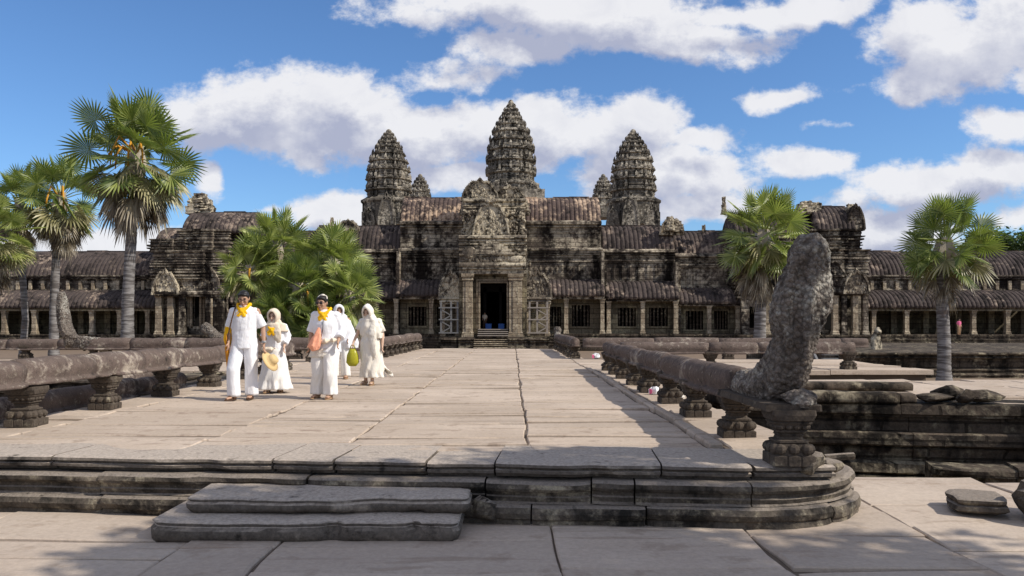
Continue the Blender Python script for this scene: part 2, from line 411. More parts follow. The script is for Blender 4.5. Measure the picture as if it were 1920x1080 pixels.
# raised causeway: near arm, cross arms, far arm
seams = [-6.15, -5.35, -3.12, -1.62, .16, 1.92]
m = MB()
slabs(m, seams, 7.55, 20, (.28, .55), 0.0, xspl=None)
slabs(m, [2.13, 2.9], 7.7, 20, (.8, 1.7), .0, jz=.014)
slabs(m, [-20, -15, -11, -8, -6.15, -3.12, -1.62, .16, 1.92, 2.9, 5, 8, 10.6], 20, 26, (.5, .9), 0.0, xspl=2.6, sub=4)
slabs(m, [-4.7, -3.12, -1.62, .16, 1.92, 2.4], 26, 36, (.5, .95), 0.0, sub=4)
# bedding under the slabs
BED=MB(); BED.box(-6.1, 2.85, 7.7, 20.2, -1.5, -.022); BED.box(-19.9, 10.5, 20.21, 25.79, -1.5, -.031); BED.box(-4.65, 2.35, 25.8, 35.9, -1.5, -.032)
tag(m.build('causeway', M['deck']), kind='structure')
# stone edge strip with gutter along the right of the causeway
m = MB()
y = 7.75
while y < 19.8:
    L = R(.7, 1.6); w0 = R(.10, .17)
    m.bbox(1.93+R(-.02, .02), 1.93+w0*.8, y, y+L-.03, -.05, .04+R(-.012, .014), .016, .008); y += L
m.build('x', M['deck']); o = bpy.data.objects['x']; o.name = 'causeway_edge_strip'; tag(o, kind='structure')

# lower pavement in front
def lowskip(x, y): return False
m = MB()
slabs(m, [-9, -6.6, -4.4, -2.5, -1.75, .32, 1.9, 3.3, 5.0, 6.6, 8.2], 2.6, 8.7, (.45, 1.1), -.48, th=.14, jz=.012, gap=.007, wav=.07, xspl=1.45, sub=8, skip=lambda x, y: (x < 2.3 and y > 7.9) or (x > 4.6 and y > 8.75-(x-4.6)*.35) )
BED.box(-9, 8.2, 2.6, 7.2, -1.5, -.503); BED.box(2.4, 6.6, 7.201, 8.3, -1.5, -.512); tag(BED.build("dirt", M["joint"]), kind="structure")
# dusty earth showing between slabs
tag(m.build('pavement', M['low']), kind='structure')
# terrace pavement at right
def terr_front(x): return 12.15-(x-3.6)*.19
m = MB()
slabs(m, [3.9, 6.0, 8.2, 10.2, 13, 16], 10.0, 16.7, (.6, 1.2), 0.0, jz=.012, xspl=1.3, skip=lambda x, y: y < terr_front(x)+.75)
slabs(m, [3.2, 5, 8, 10.4], 16.75, 19.9, (.5, .9), -.35, jz=.02, xspl=1.3)
tag(m.build('terrace_pavement', M['deck']), kind='structure')

# ------------------------------------------------------------------ moulded blocks swept along a path
def path_pts(pts, step):
    out = []; L = 0
    for a, b in zip(pts[:-1], pts[1:]):
        a = Vector(a); b = Vector(b); n = max(1, int((b-a).length/step))
        for i in range(n): out.append(a.lerp(b, i/n))
    out.append(Vector(pts[-1])); return out
def sweep_blocks(m, path, prof, lens, gap=.008, jit=.012, rnd=None, zj=.006, oj=.01, step=.12, wear=.02):
    """prof [(out,z)] ; outward = right-hand side of the path direction"""
    P = path_pts([(x, y, 0) for x, y in path], step)
    T = []
    for i in range(len(P)):
        t = (P[min(i+1, len(P)-1)]-P[max(i-1, 0)]).normalized(); T.append(Vector((t.y, -t.x, 0)))
    cum = [0]
    for i in range(1, len(P)): cum.append(cum[-1]+(P[i]-P[i-1]).length)
    def at(s):
        for i in range(1, len(P)):
            if cum[i] >= s or i == len(P)-1:
                f = max(0, min(1, (s-cum[i-1])/max(1e-6, cum[i]-cum[i-1])))
                return P[i-1].lerp(P[i], f), T[i-1].lerp(T[i], f).normalized()
    s = 0; tot = cum[-1]
    while s < tot-.05:
        L = R(*lens) if not isinstance(lens, list) else lens.pop(0) if lens else R(.9, 1.8)
        e = min(tot, s+L)
        if tot-e < .35: e = tot
        zo = R(-zj, zj); oo = R(-oj, oj); n = max(2, int((e-s)/step)); rs = []
        for k in range(n+1):
            q = s+gap*.5+(e-s-gap)*k/n; p, nn = at(q); ring = []
            endw = .5 if k in (0, n) else 0
            for (o_, z) in prof:
                a = nz(p.x*1.7, p.y*1.7, z*9+o_*5)*jit*2+nz(p.x*6, p.y*6, z*14)*jit
                ch = max(0, nz(p.x*2.2, p.y*2.2, z*4+11)-.30)*wear*5
                oo2 = o_+oo+a-ch-(wear*endw if o_ > -.3 else 0)
                if o_ < -.3: oo2 = o_
                ring.append((p.x+nn.x*oo2, p.y+nn.y*oo2, z+zo+(nz(p.x*1.3, p.y*1.3, 4)*jit*.8 if z > prof[-1][1]+.01 else 0)))
            rs.append(ring)
        m.rings(rs); s = e
    return m
def arc(cx, cy, r, a0, a1, n=14):
    return [(cx+r*cos(radians(a0+(a1-a0)*i/n)), cy+r*sin(radians(a0+(a1-a0)*i/n))) for i in range(n+1)]

plinth = thing('terrace_plinth', 'moulded dark stone plinth edging the causeway, rounded under the naga head', 'plinth', (0, 7, -.48))
front = [(-9, 7.42), (-5, 7.28), (-3.2, 7.12), (-1.4, 6.95), (0, 6.84), (1.2, 6.72), (2.02, 6.66)]
cap = [(-1.0, -.005), (-.05, 0), (.0, -.012), (.012, -.034), (-.035, -.044), (-.04, -.058), (.0, -.064), (.0, -.088), (-.06, -.094), (-.07, -.125), (-1.0, -.125)]
m = MB(); sweep_blocks(m, front, cap, [2.0, .9, .75, 1.2, 2.05, .55, .82, .6, 1.42, 1.3], gap=.018, jit=.012, zj=.011, oj=.022, step=.06, wear=.03)
sweep_blocks(m, [(2.05, 6.68), (2.75, 6.72)], cap, [.36, .4], jit=.012, oj=.03, wear=.04)
m.build('cap_course', M['step'], plinth)
mid = [(-1.0, -.13), (.07, -.13), (.115, -.15), (.125, -.185), (.105, -.21), (.075, -.22), (.07, -.25), (.085, -.262), (.075, -.30), (.10, -.315), (-1.0, -.315)]
base = [(-1.0, -.32), (.12, -.32), (.165, -.335), (.185, -.38), (.17, -.425), (.145, -.44), (.155, -.50), (-1.0, -.50)]
lobe = [(2.0, 6.66)]+arc(2.12, 7.62, .95, -80, 55, 16)
m = MB(); sweep_blocks(m, front[:-1]+lobe, mid, [2.6, 1.3, 1.45, 1.9, 1.55, .9, .36, .95, 1.6, .7, .75, 1.2], gap=.014, jit=.013, zj=.009, oj=.02, step=.06, wear=.03)
m.build('middle_course', M['plinth'], plinth)
m = MB(); sweep_blocks(m, front[:-1]+lobe, base, [1.9, 1.5, 2.0, 1.4, 1.7, .7, .95, 1.55, .75, .6, .5, 1.0], gap=.014, jit=.015, zj=.009, oj=.02, step=.06, wear=.035)
m.build('base_course', M['plinth'], plinth)
# filling inside the rounded end
m = MB(); a_ = arc(2.12, 7.62, .93, -90, 90, 18)
m.rings([[(x, y, -.5) for x, y in a_], [(x, y, -.14) for x, y in a_], [(2.12+(x-2.12)*.9, 7.62+(y-7.62)*.9, -.12+nz(x, y, 1, 2)*.03) for x, y in a_]])
m.box(1.0, 2.85, 7.4, 20, -1.5, -.14)
m.build('core', M['plinth'], plinth)

def worn_slab(name, x0, x1, y0, y1, prof, label, mat):
    """moulded slab: rings of a rounded rectangle at (z, inset)"""
    m = MB(); rs = []
    for z, o in prof:
        r = []; rc = .09
        nxx, nyy = 34, 5
        def corner(cx, cy, a0):
            for i in range(5):
                a = radians(a0+90*i/4); r.append((cx+rc*cos(a), cy+rc*sin(a)))
        X0, X1, Y0, Y1 = x0+o, x1-o, y0+o, y1-o*.3
        corner(X0+rc, Y0+rc, 180)
        for i in range(1, nxx): r.append((X0+rc+(X1-X0-2*rc)*i/nxx, Y0))
        corner(X1-rc, Y0+rc, 270)
        corner(X1-rc, Y1-rc, 0)
        for i in range(1, nxx): r.append((X1-rc-(X1-X0-2*rc)*i/nxx, Y1))
        corner(X0+rc, Y1-rc, 90)
        wn_ = []
        for (x, y) in r:
            n_ = nz(x*1.1, y*2, z*5)*.02+nz(x*9, y*7, z*11)*.018+max(0, nz(x*4+5, y, z*4)-.34)*.25
            wn_.append((x, y+n_, z+nz(x*.9, y*1.5, 3)*.022+nz(x*4, y*3, 3)*.010 if z > prof[0][0]+.01 else z))
        rs.append(wn_)
    m.rings(rs)
    return tag(m.build(name, mat, None, True, loc=((x0+x1)/2, y0, prof[0][0])), label, 'step', 'stone entrance steps')
worn_slab('stone_step', -2.86, -.40, 6.16, 7.1, [(-.50, .03), (-.44, .005), (-.40, .0), (-.375, .02), (-.37, .03), (-.345, .01), (-.335, .03), (-.33, .12), (-.327, .3)], 'long lower stone step with rounded moulded edge, lying on the pavement', M['step'])
worn_slab('stone_step', -2.66, -.34, 6.42, 7.08, [(-.33, .03), (-.285, .0), (-.25, .0), (-.235, .02), (-.215, .01), (-.205, .03), (-.2, .1), (-.197, .2)], 'upper worn stone step against the causeway plinth', M['step'])

def rock(name, c, r, label, mat, cat='stone', sd=0, sub=3, flat=1.0, group=None, rot=0, sharp=.55):
    """angular broken stone: cube sphere cut by random planes"""
    rr = random.Random(sd); m = MB(); n = 14; k = 9
    pl = [(Vector((rr.gauss(0, 1), rr.gauss(0, 1), rr.gauss(0, .8))).normalized(), rr.uniform(sharp, .95)) for _ in range(16)]
    rs = []
    for a in range(k+1):
        th = -pi/2+pi*a/k; th = max(min(th, pi/2-.03), -pi/2+.03); ring = []
        for i in range(n):
            ph = 2*pi*i/n; d = Vector((cos(th)*cos(ph), cos(th)*sin(ph), sin(th)))
            t = 1.2
            for nn, dd in pl:
                q = d.dot(nn)
                if q > .05: t = min(t, dd/q)
            t = min(t, 1.25); d = d*t*(1+noise.noise(d*3+Vector((sd, 0, 0)))*.06)
            x, y = d.x*r[0], d.y*r[1]
            ring.append((x*cos(rot)-y*sin(rot), x*sin(rot)+y*cos(rot), d.z*r[2]*flat))
        rs.append(ring)
    m.rings(rs); o = m.build(name, mat)
    o.location = c
    return tag(o, label, cat, group)
rock('broken_rock', (-.20, 6.72, -.37), (.17, .12, .11), 'angular broken rock wedged beside the right end of the steps', M['plinth'], sd=33)
rock('broken_rock', (2.56, 6.83, .03), (.17, .16, .11), 'pointed dark rock on the plinth below the big naga head', M['plinth'], sd=5)
rock('broken_rock', (2.74, 7.0, -.04), (.2, .2, .09), 'low broken rock at the rounded corner of the plinth', M['plinth'], sd=8)
m = MB(); sx0 = 3.55
m.box(4.66, 5.32, 7.26, 8.1, 0, .14, .02)
for i, (x, y, z) in enumerate(m.v): m.v[i] = (x+(y-7.26)*-.25, y, z*(1 if True else 1)+(-.44)+(x-4.66)*-.05+(y-7.26)*.05)
m2 = MB(); rs = []
for z, o_ in ((0, .04), (.03, .0), (.075, .0), (.085, .03), (.12, .01), (.15, .02), (.158, .05)):
    r = []
    for i in range(24):
        t = 2*pi*i/24; q = 1/(abs(cos(t))**7+abs(sin(t))**7)**(1/7)
        x, y = (.235-o_)*q*cos(t), (.28-o_)*q*sin(t); x += nz(x*4, y*4, z*6)*.05; y += nz(x*4, y*4, z*6+8)*.04
        r.append((x*cos(-.35)-y*sin(-.35), x*sin(-.35)+y*cos(-.35), z+.06*x+nz(x*3, y*3, 1)*.015))
    rs.append(r)
m2.rings(rs); o = m2.build('fallen_slab', M['plinth']); o.location = (4.17, 7.15, -.45); o.scale = (1, 1, .75)
tag(o, 'flat broken slab lying tilted on the pavement at the right edge', 'slab')
rock('fallen_block', (4.70, 6.85, -.33), (.42, .36, .20), 'rough rounded block cut off by the right edge of the photo', M['plinth'], 'stone', sd=12, sharp=.8)
o = MB().tube([(0, 0, 0), (.3, .05, .01)], .035, 8).build('stone_fragment', M['plinth']); o.location = (3.0, 7.3, .04-.13); tag(o, 'small finger of stone sticking out behind the rounded plinth', 'stone')
o.location = (2.98, 7.6, -.08)

# ------------------------------------------------------------------ balusters and naga rails
def baluster_mb(w=.165, h=.46):
    m = MB()
    def sq(q, z, c=.22):
        k = q*c; return [(-q, -q+k, z), (-q+k, -q, z), (q-k, -q, z), (q, -q+k, z), (q, q-k, z), (q-k, q, z), (-q+k, q, z), (-q, q-k, z)]
    for i in range(3):          # base of upright ribs
        q0 = -w+2*w*i/3; m.bbox(q0+.004, q0+2*w/3-.004, -w, w, 0, .085, .006, .003); m.bbox(-w-.002, w+.002, q0+.004, q0+2*w/3-.004, 0, .083, .006, .003)
    def bulbs(z, hw, r, hh, n=3):
        for a in range(n):
            q = -hw+2*hw*(a+.5)/n
            for (x, y) in ((q, -hw*.86), (q, hw*.86), (-hw*.86, q), (hw*.86, q)): m.ell((x, y, z+hh*.5), (r, r, hh*.55), 8, 6)
    m.rings([sq(w*.92, .085), sq(w*.9, .10), sq(w*.8, .17), sq(w*.74, .18), sq(w*.80, .19), sq(w*.80, .205), sq(w*.60, .215), sq(w*.56, .235), sq(w*.62, .25), sq(w*.58, .262), sq(w*.74, .275), sq(w*.74, .29), sq(w*.66, .298), sq(w*.82, .325), sq(w*.95, .355), sq(w*.90, .362), sq(w*1.0, .375), sq(w*1.06, .42, .08), sq(w*1.04, h, .08)])
    bulbs(.092, w*.95, w*.30, .085); bulbs(.295, w*.80, w*.22, .05, 4)
    return m
BAL = baluster_mb()
bal_o = None
def add_balusters(root, pts, s=1.0, simple=False):
    global bal_o
    for (x, y, z, rz) in pts:
        if bal_o is None:
            c = BAL.build('baluster', M['baluster'], root, False, local=True); bal_o = c
        else:
            c = bal_o.copy(); COL.objects.link(c); c.parent = root
        c.matrix_parent_inverse = wmat(root).inverted()
        c.location = (x, y, z); c.rotation_euler = (R(-.02, .02), R(-.02, .02), rz+R(-.06, .06)); c.scale = (s*R(.94, 1.06), s*R(.94, 1.06), s)
def rail_mb(a, b, lens, rad=.16, zt=.75, zt2=None, seedlabel=None, lip=True):
    """beam of separate rounded stones between a and b (x,y); top height zt->zt2"""
    m = MB(); a = Vector((*a, 0)); b = Vector((*b, 0)); L = (b-a).length; d = (b-a)/L; nn = Vector((d.y, -d.x, 0)); zt2 = zt if zt2 is None else zt2
    s = 0
    while s < L-.05:
        l = R(*lens); e = min(L, s+l)
        if L-e < .4: e = L
        n = max(2, int((e-s)/.16)); rs = []; dr = R(-.012, .008); dz = R(-.015, .012); dx = R(-.012, .012)
        prof = []
        for i in range(11):
            t = radians(-38+256*i/10); prof.append((cos(t)*1.0, sin(t)))
        prof += [(-.84, -.76), (-1.08, -.82), (-1.1, -1.06), (1.1, -1.06), (1.08, -.82), (.84, -.76)]
        for k in range(n+1):
            q = s+.004+(e-s-.008)*k/n; c = a+d*q; f = q/L; z = zt+(zt2-zt)*f-rad+dz
            en = .93 if k in (0, n) else 1.0
            ring = []
            for (u, v) in prof:
                rr = (rad+dr)*en*(1+nz(c.x*1.5+u, c.y*1.5, v+z)*.09+nz(c.x*6, c.y*6+u*2, v*2)*.045-max(0, nz(c.x*2.5+u*2, c.y*2.5, v*2+5)-.25)*.5)
                ring.append((c.x+nn.x*(u*rr+dx), c.y+nn.y*(u*rr+dx), z+v*rr))
            rs.append(ring)
        m.rings(rs); s = e
    return m
def naga(name, parent, base, path, mat, sc=1.0, hood=None, slim=.9):
    """path: (x, y, z, half width, half depth) centres of a rising body + hood; remeshed into one worn stone"""
    m = MB(); P = [Vector(p[:3]) for p in path]
    m.tube(P, [p[3]*slim for p in path], 22, [p[4] for p in path], up=(1, 0, 0), wob=lambda i, th: 1+.05*cos(th*6+i*.3)+.03*cos(th*11+i))
    for h in (hood or []): m.tube([Vector(p[:3]) for p in h], [p[3] for p in h], 12, [p[4] for p in h], up=(1, 0, 0), wob=lambda i, th: 1+.06*cos(th*4+i))
    o = m.build(name, mat, parent)
    remesh(o, .02*sc, .045*sc, .25*sc, 0, .05*sc, .04*sc)
    return o

bal = thing('naga_balustrade', 'right causeway balustrade ending in the tall broken naga head nearest the viewer', 'balustrade', (2.35, 6.8, 0), 'naga balustrades of the causeway')
rail_mb((2.36, 8.1), (2.42, 20.1), (1.0, 1.6), .155, .745, .72).build('rail', M['rail'], bal, True)
naga('naga_head', bal, None, [(2.37, 8.5, .58, .15, .15), (2.36, 8.1, .575, .16, .16), (2.355, 7.75, .565, .165, .175), (2.375, 7.42, .58, .18, .19), (2.41, 7.18, .64, .195, .21), (2.44, 7.05, .78, .195, .20), (2.465, 7.0, .92, .19, .19), (2.475, 6.97, 1.06, .205, .175), (2.475, 6.94, 1.22, .25, .17), (2.485, 6.91, 1.36, .275, .165), (2.52, 6.89, 1.50, .25, .155), (2.55, 6.87, 1.66, .215, .14), (2.555, 6.85, 1.82, .185, .125), (2.55, 6.84, 1.90, .15, .10), (2.54, 6.84, 1.96, .09, .07)], M['naga'],
     hood=[[(2.62, 7.03, 1.12, .08, .08), (2.69, 7.04, 1.36, .13, .11), (2.715, 7.03, 1.58, .11, .10), (2.71, 7.01, 1.76, .085, .08), (2.70, 6.99, 1.93, .055, .06)],
           [(2.37, 6.80, 1.0, .03, .04), (2.33, 6.78, 1.28, .06, .05), (2.35, 6.76, 1.5, .05, .04), (2.43, 6.74, 1.8, .05, .04)],
           [(2.36, 7.85, .64, .10, .09), (2.37, 7.5, .70, .12, .12), (2.41, 7.25, .84, .13, .13), (2.45, 7.08, 1.05, .13, .12)],
           [(2.50, 6.80, .9, .03, .05), (2.50, 6.76, 1.3, .05, .05), (2.53, 6.74, 1.6, .05, .04), (2.56, 6.73, 1.88, .04, .04)]])
m = MB(); m.bbox(2.14, 2.62, 6.72, 8.3, .46, .52, .012, .01); m.build('underslab', M['baluster'], bal)
rock('x', (2.47, 6.84, .57), (.19, .16, .085), None, M['naga'], sd=27, sharp=.62); o = bpy.data.objects['x']; o.name = 'throat_stone'; del o['category']; o.parent = bal; o.matrix_parent_inverse = wmat(bal).inverted()
add_balusters(bal, [(2.38, 6.86, 0, 0), (2.37, 8.42, 0, 0), (2.37, 10.3, 0, 0), (2.38, 12.0, 0, 0), (2.38, 13.9, 0, 0), (2.39, 15.4, 0, 0), (2.4, 17.1, 0, 0), (2.41, 18.5, 0, 0), (2.41, 19.8, 0, 0)])
big = [c for c in bal.children if c.name.startswith('baluster')][0]; big.scale = (1.05, 1.05, 1.02)
bal = thing('naga_balustrade', 'left causeway balustrade running in from the left edge behind the walkers', 'balustrade', (-5.7, 7.5, 0), 'naga balustrades of the causeway')
rail_mb((-5.72, 7.3), (-5.62, 20.1), (1.0, 2.1), .165, .82, .73).build('rail', M['rail'], bal, True)
add_balusters(bal, [(-5.7, y, 0, 0) for y in (7.4, 9.35, 11.15, 13.1, 15.0, 16.9, 18.5, 19.9)])
bal = thing('naga_balustrade', 'far left balustrade of the causeway, ending beside the porch', 'balustrade', (-4.3, 26, 0), 'naga balustrades of the causeway')
rail_mb((-4.45, 26.1), (-4.15, 35.4), (1.2, 2.2), .16, .72).build('rail', M['rail'], bal, True)
add_balusters(bal, [(-4.44+.03*i, 26.3+i*1.0, 0, 0) for i in range(10)])
bal = thing('naga_balustrade', 'far right balustrade of the causeway with a small rounded finial', 'balustrade', (2, 26, 0), 'naga balustrades of the causeway')
rail_mb((2.1, 26.1), (2.0, 34.9), (1.2, 2.2), .16, .70).build('rail', M['rail'], bal, True)
naga('naga_tail', bal, None, [(2.0, 34.6, .5, .16, .16), (2.0, 34.95, .55, .17, .17), (2.0, 35.1, .72, .15, .14), (2.02, 35.1, .86, .2, .14), (2.02, 35.1, 1.0, .12, .1)], M['naga'])
add_balusters(bal, [(2.09-.01*i, 26.4+i*1.05, 0, 0) for i in range(9)])
# cross arms
bal = thing('naga_balustrade', 'balustrade crossing to the right behind the tall naga head', 'balustrade', (2.8, 20, 0), 'naga balustrades of the cross terrace')
rail_mb((2.75, 20.2), (8.7, 20.3), (1.2, 2.4), .155, .70).build('rail', M['rail'], bal, True)
add_balusters(bal, [(3.3+1.75*i, 20.25, 0, 0) for i in range(4)])
bal = thing('naga_balustrade', 'more distant cross balustrade on the right, seen over the nearer rail', 'balustrade', (2.3, 26, 0), 'naga balustrades of the cross terrace')
rail_mb((2.3, 25.8), (11.5, 25.8), (1.2, 2.4), .155, .70).build('rail', M['rail'], bal, True)
add_balusters(bal, [(3.2+1.9*i, 25.8, 0, 0) for i in range(5)])
bal = thing('naga_balustrade', 'left cross balustrade with a rearing naga head in front of the palm trunks', 'balustrade', (-13.6, 24, 0), 'naga balustrades of the cross terrace')
rail_mb((-13.0, 24.3), (-6.0, 24.3), (1.2, 2.4), .19, .74).build('rail', M['rail'], bal, True)
naga('naga_head', bal, None, [(-12.6, 24.3, .55, .19, .19), (-13.1, 24.3, .58, .2, .21), (-13.5, 24.28, .80, .2, .25), (-13.62, 24.26, 1.1, .2, .25), (-13.66, 24.25, 1.45, .2, .22), (-13.69, 24.24, 1.8, .17, .18), (-13.70, 24.22, 2.12, .10, .1)], M['naga'], hood=[[(-13.0, 24.3, .5, .2, .2), (-13.45, 24.3, .6, .26, .2), (-13.55, 24.3, .95, .2, .2)]])
add_balusters(bal, [(-12.4+2.1*i, 24.3, 0, 0) for i in range(4)])
bal = thing('naga_balustrade', 'farther left cross balustrade just below the temple gallery', 'balustrade', (-13, 26, 0), 'naga balustrades of the cross terrace')
rail_mb((-19, 25.9), (-4.8, 25.9), (1.2, 2.4), .17, .66).build('rail', M['rail'], bal, True)
naga('naga_head', bal, None, [(-9.2, 25.85, .55, .16, .16), (-9.6, 25.8, .75, .17, .18), (-9.9, 25.8, 1.0, .2, .16), (-10.0, 25.8, 1.15, .12, .1)], M['naga'])
add_balusters(bal, [(-18+2.2*i, 25.9, 0, 0) for i in range(6)])

# fallen rail stones lying behind the left balustrade
for i, (x0, y0, x1, y1, r, lab) in enumerate([
  (-6.25, 9.0, -6.22, 9.9, .15, 'fallen round rail stone lowest at the left edge, beside the first baluster'),
  (-6.3, 10.35, -6.22, 12.05, .155, 'long fallen round rail stone between the first and second left balusters'),
  (-6.28, 12.25, -6.2, 13.0, .15, 'short ringed rail stone just behind the second left baluster'),
  (-6.2, 13.1, -6.2, 13.9, .15, 'pale ended fallen rail stone left of the third baluster'),
  (-6.15, 14.1, -6.2, 14.9, .14, 'hollow looking fallen rail stone right of the third baluster'),
  (-7.2, 14.3, -7.2, 15.7, .16, 'darker fallen rail stone lying farther back on the ledge')]):
    m = rail_mb((x0, y0), (x1, y1), (3, 3), r, r*2+.0)
    tag(m.build('fallen_rail_stone', M['rail'], None, True, loc=(x0, y0, 0)), lab, 'stone', 'fallen rail stones')
# ledge carrying them and lower left terrace
lt = thing('lower_terrace', 'dark moulded terrace ledges below the left balustrade', 'terrace', (-9, 12, -1.5))
m = MB(); mold = [(-.6, 0), (0, 0), (.03, -.03), (0, -.07), (-.06, -.09), (-.06, -.15), (-.0, -.17), (0, -.26), (-.08, -.3), (-.08, -.6), (.02, -.66), (.02, -.8), (-.6, -.8)]
m.box(-6.75, -6.15, 8.5, 20, -1.5, -.02, 0)
sweep_blocks(m, [(-22, 17.2), (-7.6, 17.0), (-7.2, 20)], [(o_, z-.05) for o_, z in mold], (.9, 1.8), jit=.02)
m.box(-22, -7.7, 17.6, 20, -1.5, -.08)
sweep_blocks(m, [(-19, 14.6), (-8.2, 14.4)], [(o_, z-.55) for o_, z in mold], (.9, 1.8), jit=.02)
m.box(-19, -8.2, 14.95, 17.2, -1.5, -.6)
m.build('moulding', M['terrace'], lt)
# ------------------------------------------------------------------ right hand terrace wall
tw = thing('terrace_wall', 'long dark moulded retaining wall of the right terrace behind the pavement', 'wall', (6, 11, -1.5))
tp = [(3.2, 16.6), (3.55, 12.25), (6.0, 11.78), (7.6, 11.5), (7.75, 11.1), (16, 9.6)]
prof1 = [(-.9, .0), (-.02, .0), (.02, -.02), (.02, -.15), (-.03, -.17), (-.03, -.2)]
m = MB(); sweep_blocks(m, tp, prof1+[(-.9, -.2)], (.9, 2.0), jit=.014, step=.2); m.build('coping', M['terrace'], tw)
m = MB(); sweep_blocks(m, tp, [(-.9, -.2), (-.1, -.2), (-.1, -.42), (-.9, -.42)], (.7, 1.4), jit=.014, step=.2)
sweep_blocks(m, tp, [(-.9, -.42), (.02, -.42), (.05, -.44), (.05, -.6), (.0, -.63), (-.9, -.63)], (.9, 2.0), jit=.016, step=.2)
m.build('ledge', M['terrace'], tw)
m = MB()
for k in range(4): sweep_blocks(m, tp, [(-.9, -.63-.22*k), (-.14+.05*k, -.63-.22*k), (-.08+.06*k, -.67-.22*k), (-.08+.06*k, -.8-.22*k), (-.14+.05*k, -.85-.22*k), (-.9, -.85-.22*k)], (.6, 1.3), jit=.03, oj=.03, step=.2)
m.build('lower_course', M['terrace'], tw)
m = MB(); sweep_blocks(m, [(5.6, 10.6), (8, 9.9), (12, 8.8)], [(-.5, -.70), (0, -.70), (.04, -.72), (.04, -.80), (-.05, -.8), (-.05, -.95), (.06, -1.0), (.06, -1.4), (-.5, -1.4)], (.7, 1.5), jit=.03, oj=.05, zj=.03)
tag(m.build('ledge_wall', M['terrace'], loc=(6, 9.5, -1.5)), 'low broken stone ledge in shadow below the right terrace wall', 'wall')
def beamstone(pts, w, h, label, name='terrace_beam', r=.03):
    (x0, y0), (x1, y1), z0 = pts; m = MB()
    n = 8; rs = []
    for k in range(n+1):
        f = k/n; x = x0+(x1-x0)*f; y = y0+(y1-y0)*f; e = .9 if k in (0, n) else 1
        rs.append([(x, y+yy*w*e*(1+nz(x*2, yy, 3)*.1), z0+zz*h*(.97 if e < 1 else 1)*(1+nz(x*2, zz, 7)*.08)) for yy, zz in ((-.46, 0), (-.5, .3), (-.5, .7), (-.4, .93), (0, 1), (.4, .93), (.5, .5), (.46, 0))])
    m.rings(rs); return tag(m.build(name, M['terrace'], None, True, loc=(x0, y0, z0)), label, 'stone', 'loose stones on the right terrace')
beamstone(((4.25, 12.15), (5.75, 11.95), .0), .34, .175, 'thick round edged beam resting on the right terrace wall beside the naga')
beamstone(((5.78, 12.0), (6.02, 12.0), .0), .34, .15, 'short pale beam end beside the thick beam on the terrace wall')
beamstone(((4.6, 14.2), (6.95, 14.0), .02), .45, .14, 'flat dark slab lying on the terrace behind the thick beam')
beamstone(((4.1, 14.8), (5.6, 14.6), .0), .6, .09, 'low dark slab half hidden behind the naga neck')
for i, (x, y, r, lab) in enumerate([(6.28, 11.9, (.27, .2, .07), 'flat rubble block at the left of the rubble pile'), (6.62, 12.1, (.24, .2, .12), 'dark rounded lump on top of the rubble pile'), (6.68, 11.72, (.13, .12, .1), 'small square rubble piece in front of the pile'), (7.0, 11.8, (.30, .22, .09), 'weathered rubble block at the right of the pile')]):
    rock('rubble_stone', (x, y, .05+r[2]*.6), r, lab, M['terrace'], 'stone', sd=40+i, sharp=.72, group='rubble on the right terrace wall')
# raised rear terrace band with palm in front
tb = thing('rear_terrace', 'long moulded terrace band behind the slim right palm', 'terrace', (17, 40, -1.6))
Dq = 40
def pband(D, rows): return [((-.9), fz(rows[0][0], D))]+[(o, fz(p, D)) for p, o in rows]+[(-.9, fz(rows[-1][0], D))]
m = MB(); rowsB = [(661, .25), (664, .3), (667, .1), (671, .18), (674, .0), (683, -.05), (690, -.05), (694, .1), (698, .05), (703, .25), (707, .2), (713, .35), (720, .35)]
m.v and None
sweep_blocks(m, [(fx(1598, 48), 52), (fx(1600, Dq), Dq), (fx(1990, Dq)+8, Dq)], pband(Dq, rowsB), (2, 4), jit=.03, step=.6)
m.build('moulding', M['terrace'], tb)
m = MB(); m.box(fx(1600, Dq)+.5, 40, Dq+.5, 60, -1.6, fz(661, Dq)-.05); m.build('platform', M['terrace'], tb)
# pale timber steps and planks by the cross terrace
st = thing('timber_stairs', 'pale timber stairs behind the naga neck below the cross terrace', 'stairs', (11, 28, -.5))
for k in range(4):
    z = fz(692-8*k, 28); m = MB(); m.box(fx(1540+8*k, 28), fx(1592, 28), 28+.3*k, 28.25+.3*k, z, z+.05); m.build('tread', M['greypaint'], st)
for x in (1541, 1590): m = MB(); m.beam((fx(x, 28), 27.9, fz(697, 28)), (fx(x+6, 28), 29.2, fz(660, 28)), .08, .1); m.build('stringer', M['greypaint'], st)
m = MB(); m.beam((fx(1522, 27), 26.8, fz(684, 27)), (fx(1592, 27), 27.2, fz(698, 27)), .25, .08)
tag(m.build('plank', M['greypaint']), 'pale sloping plank behind the naga neck', 'plank')
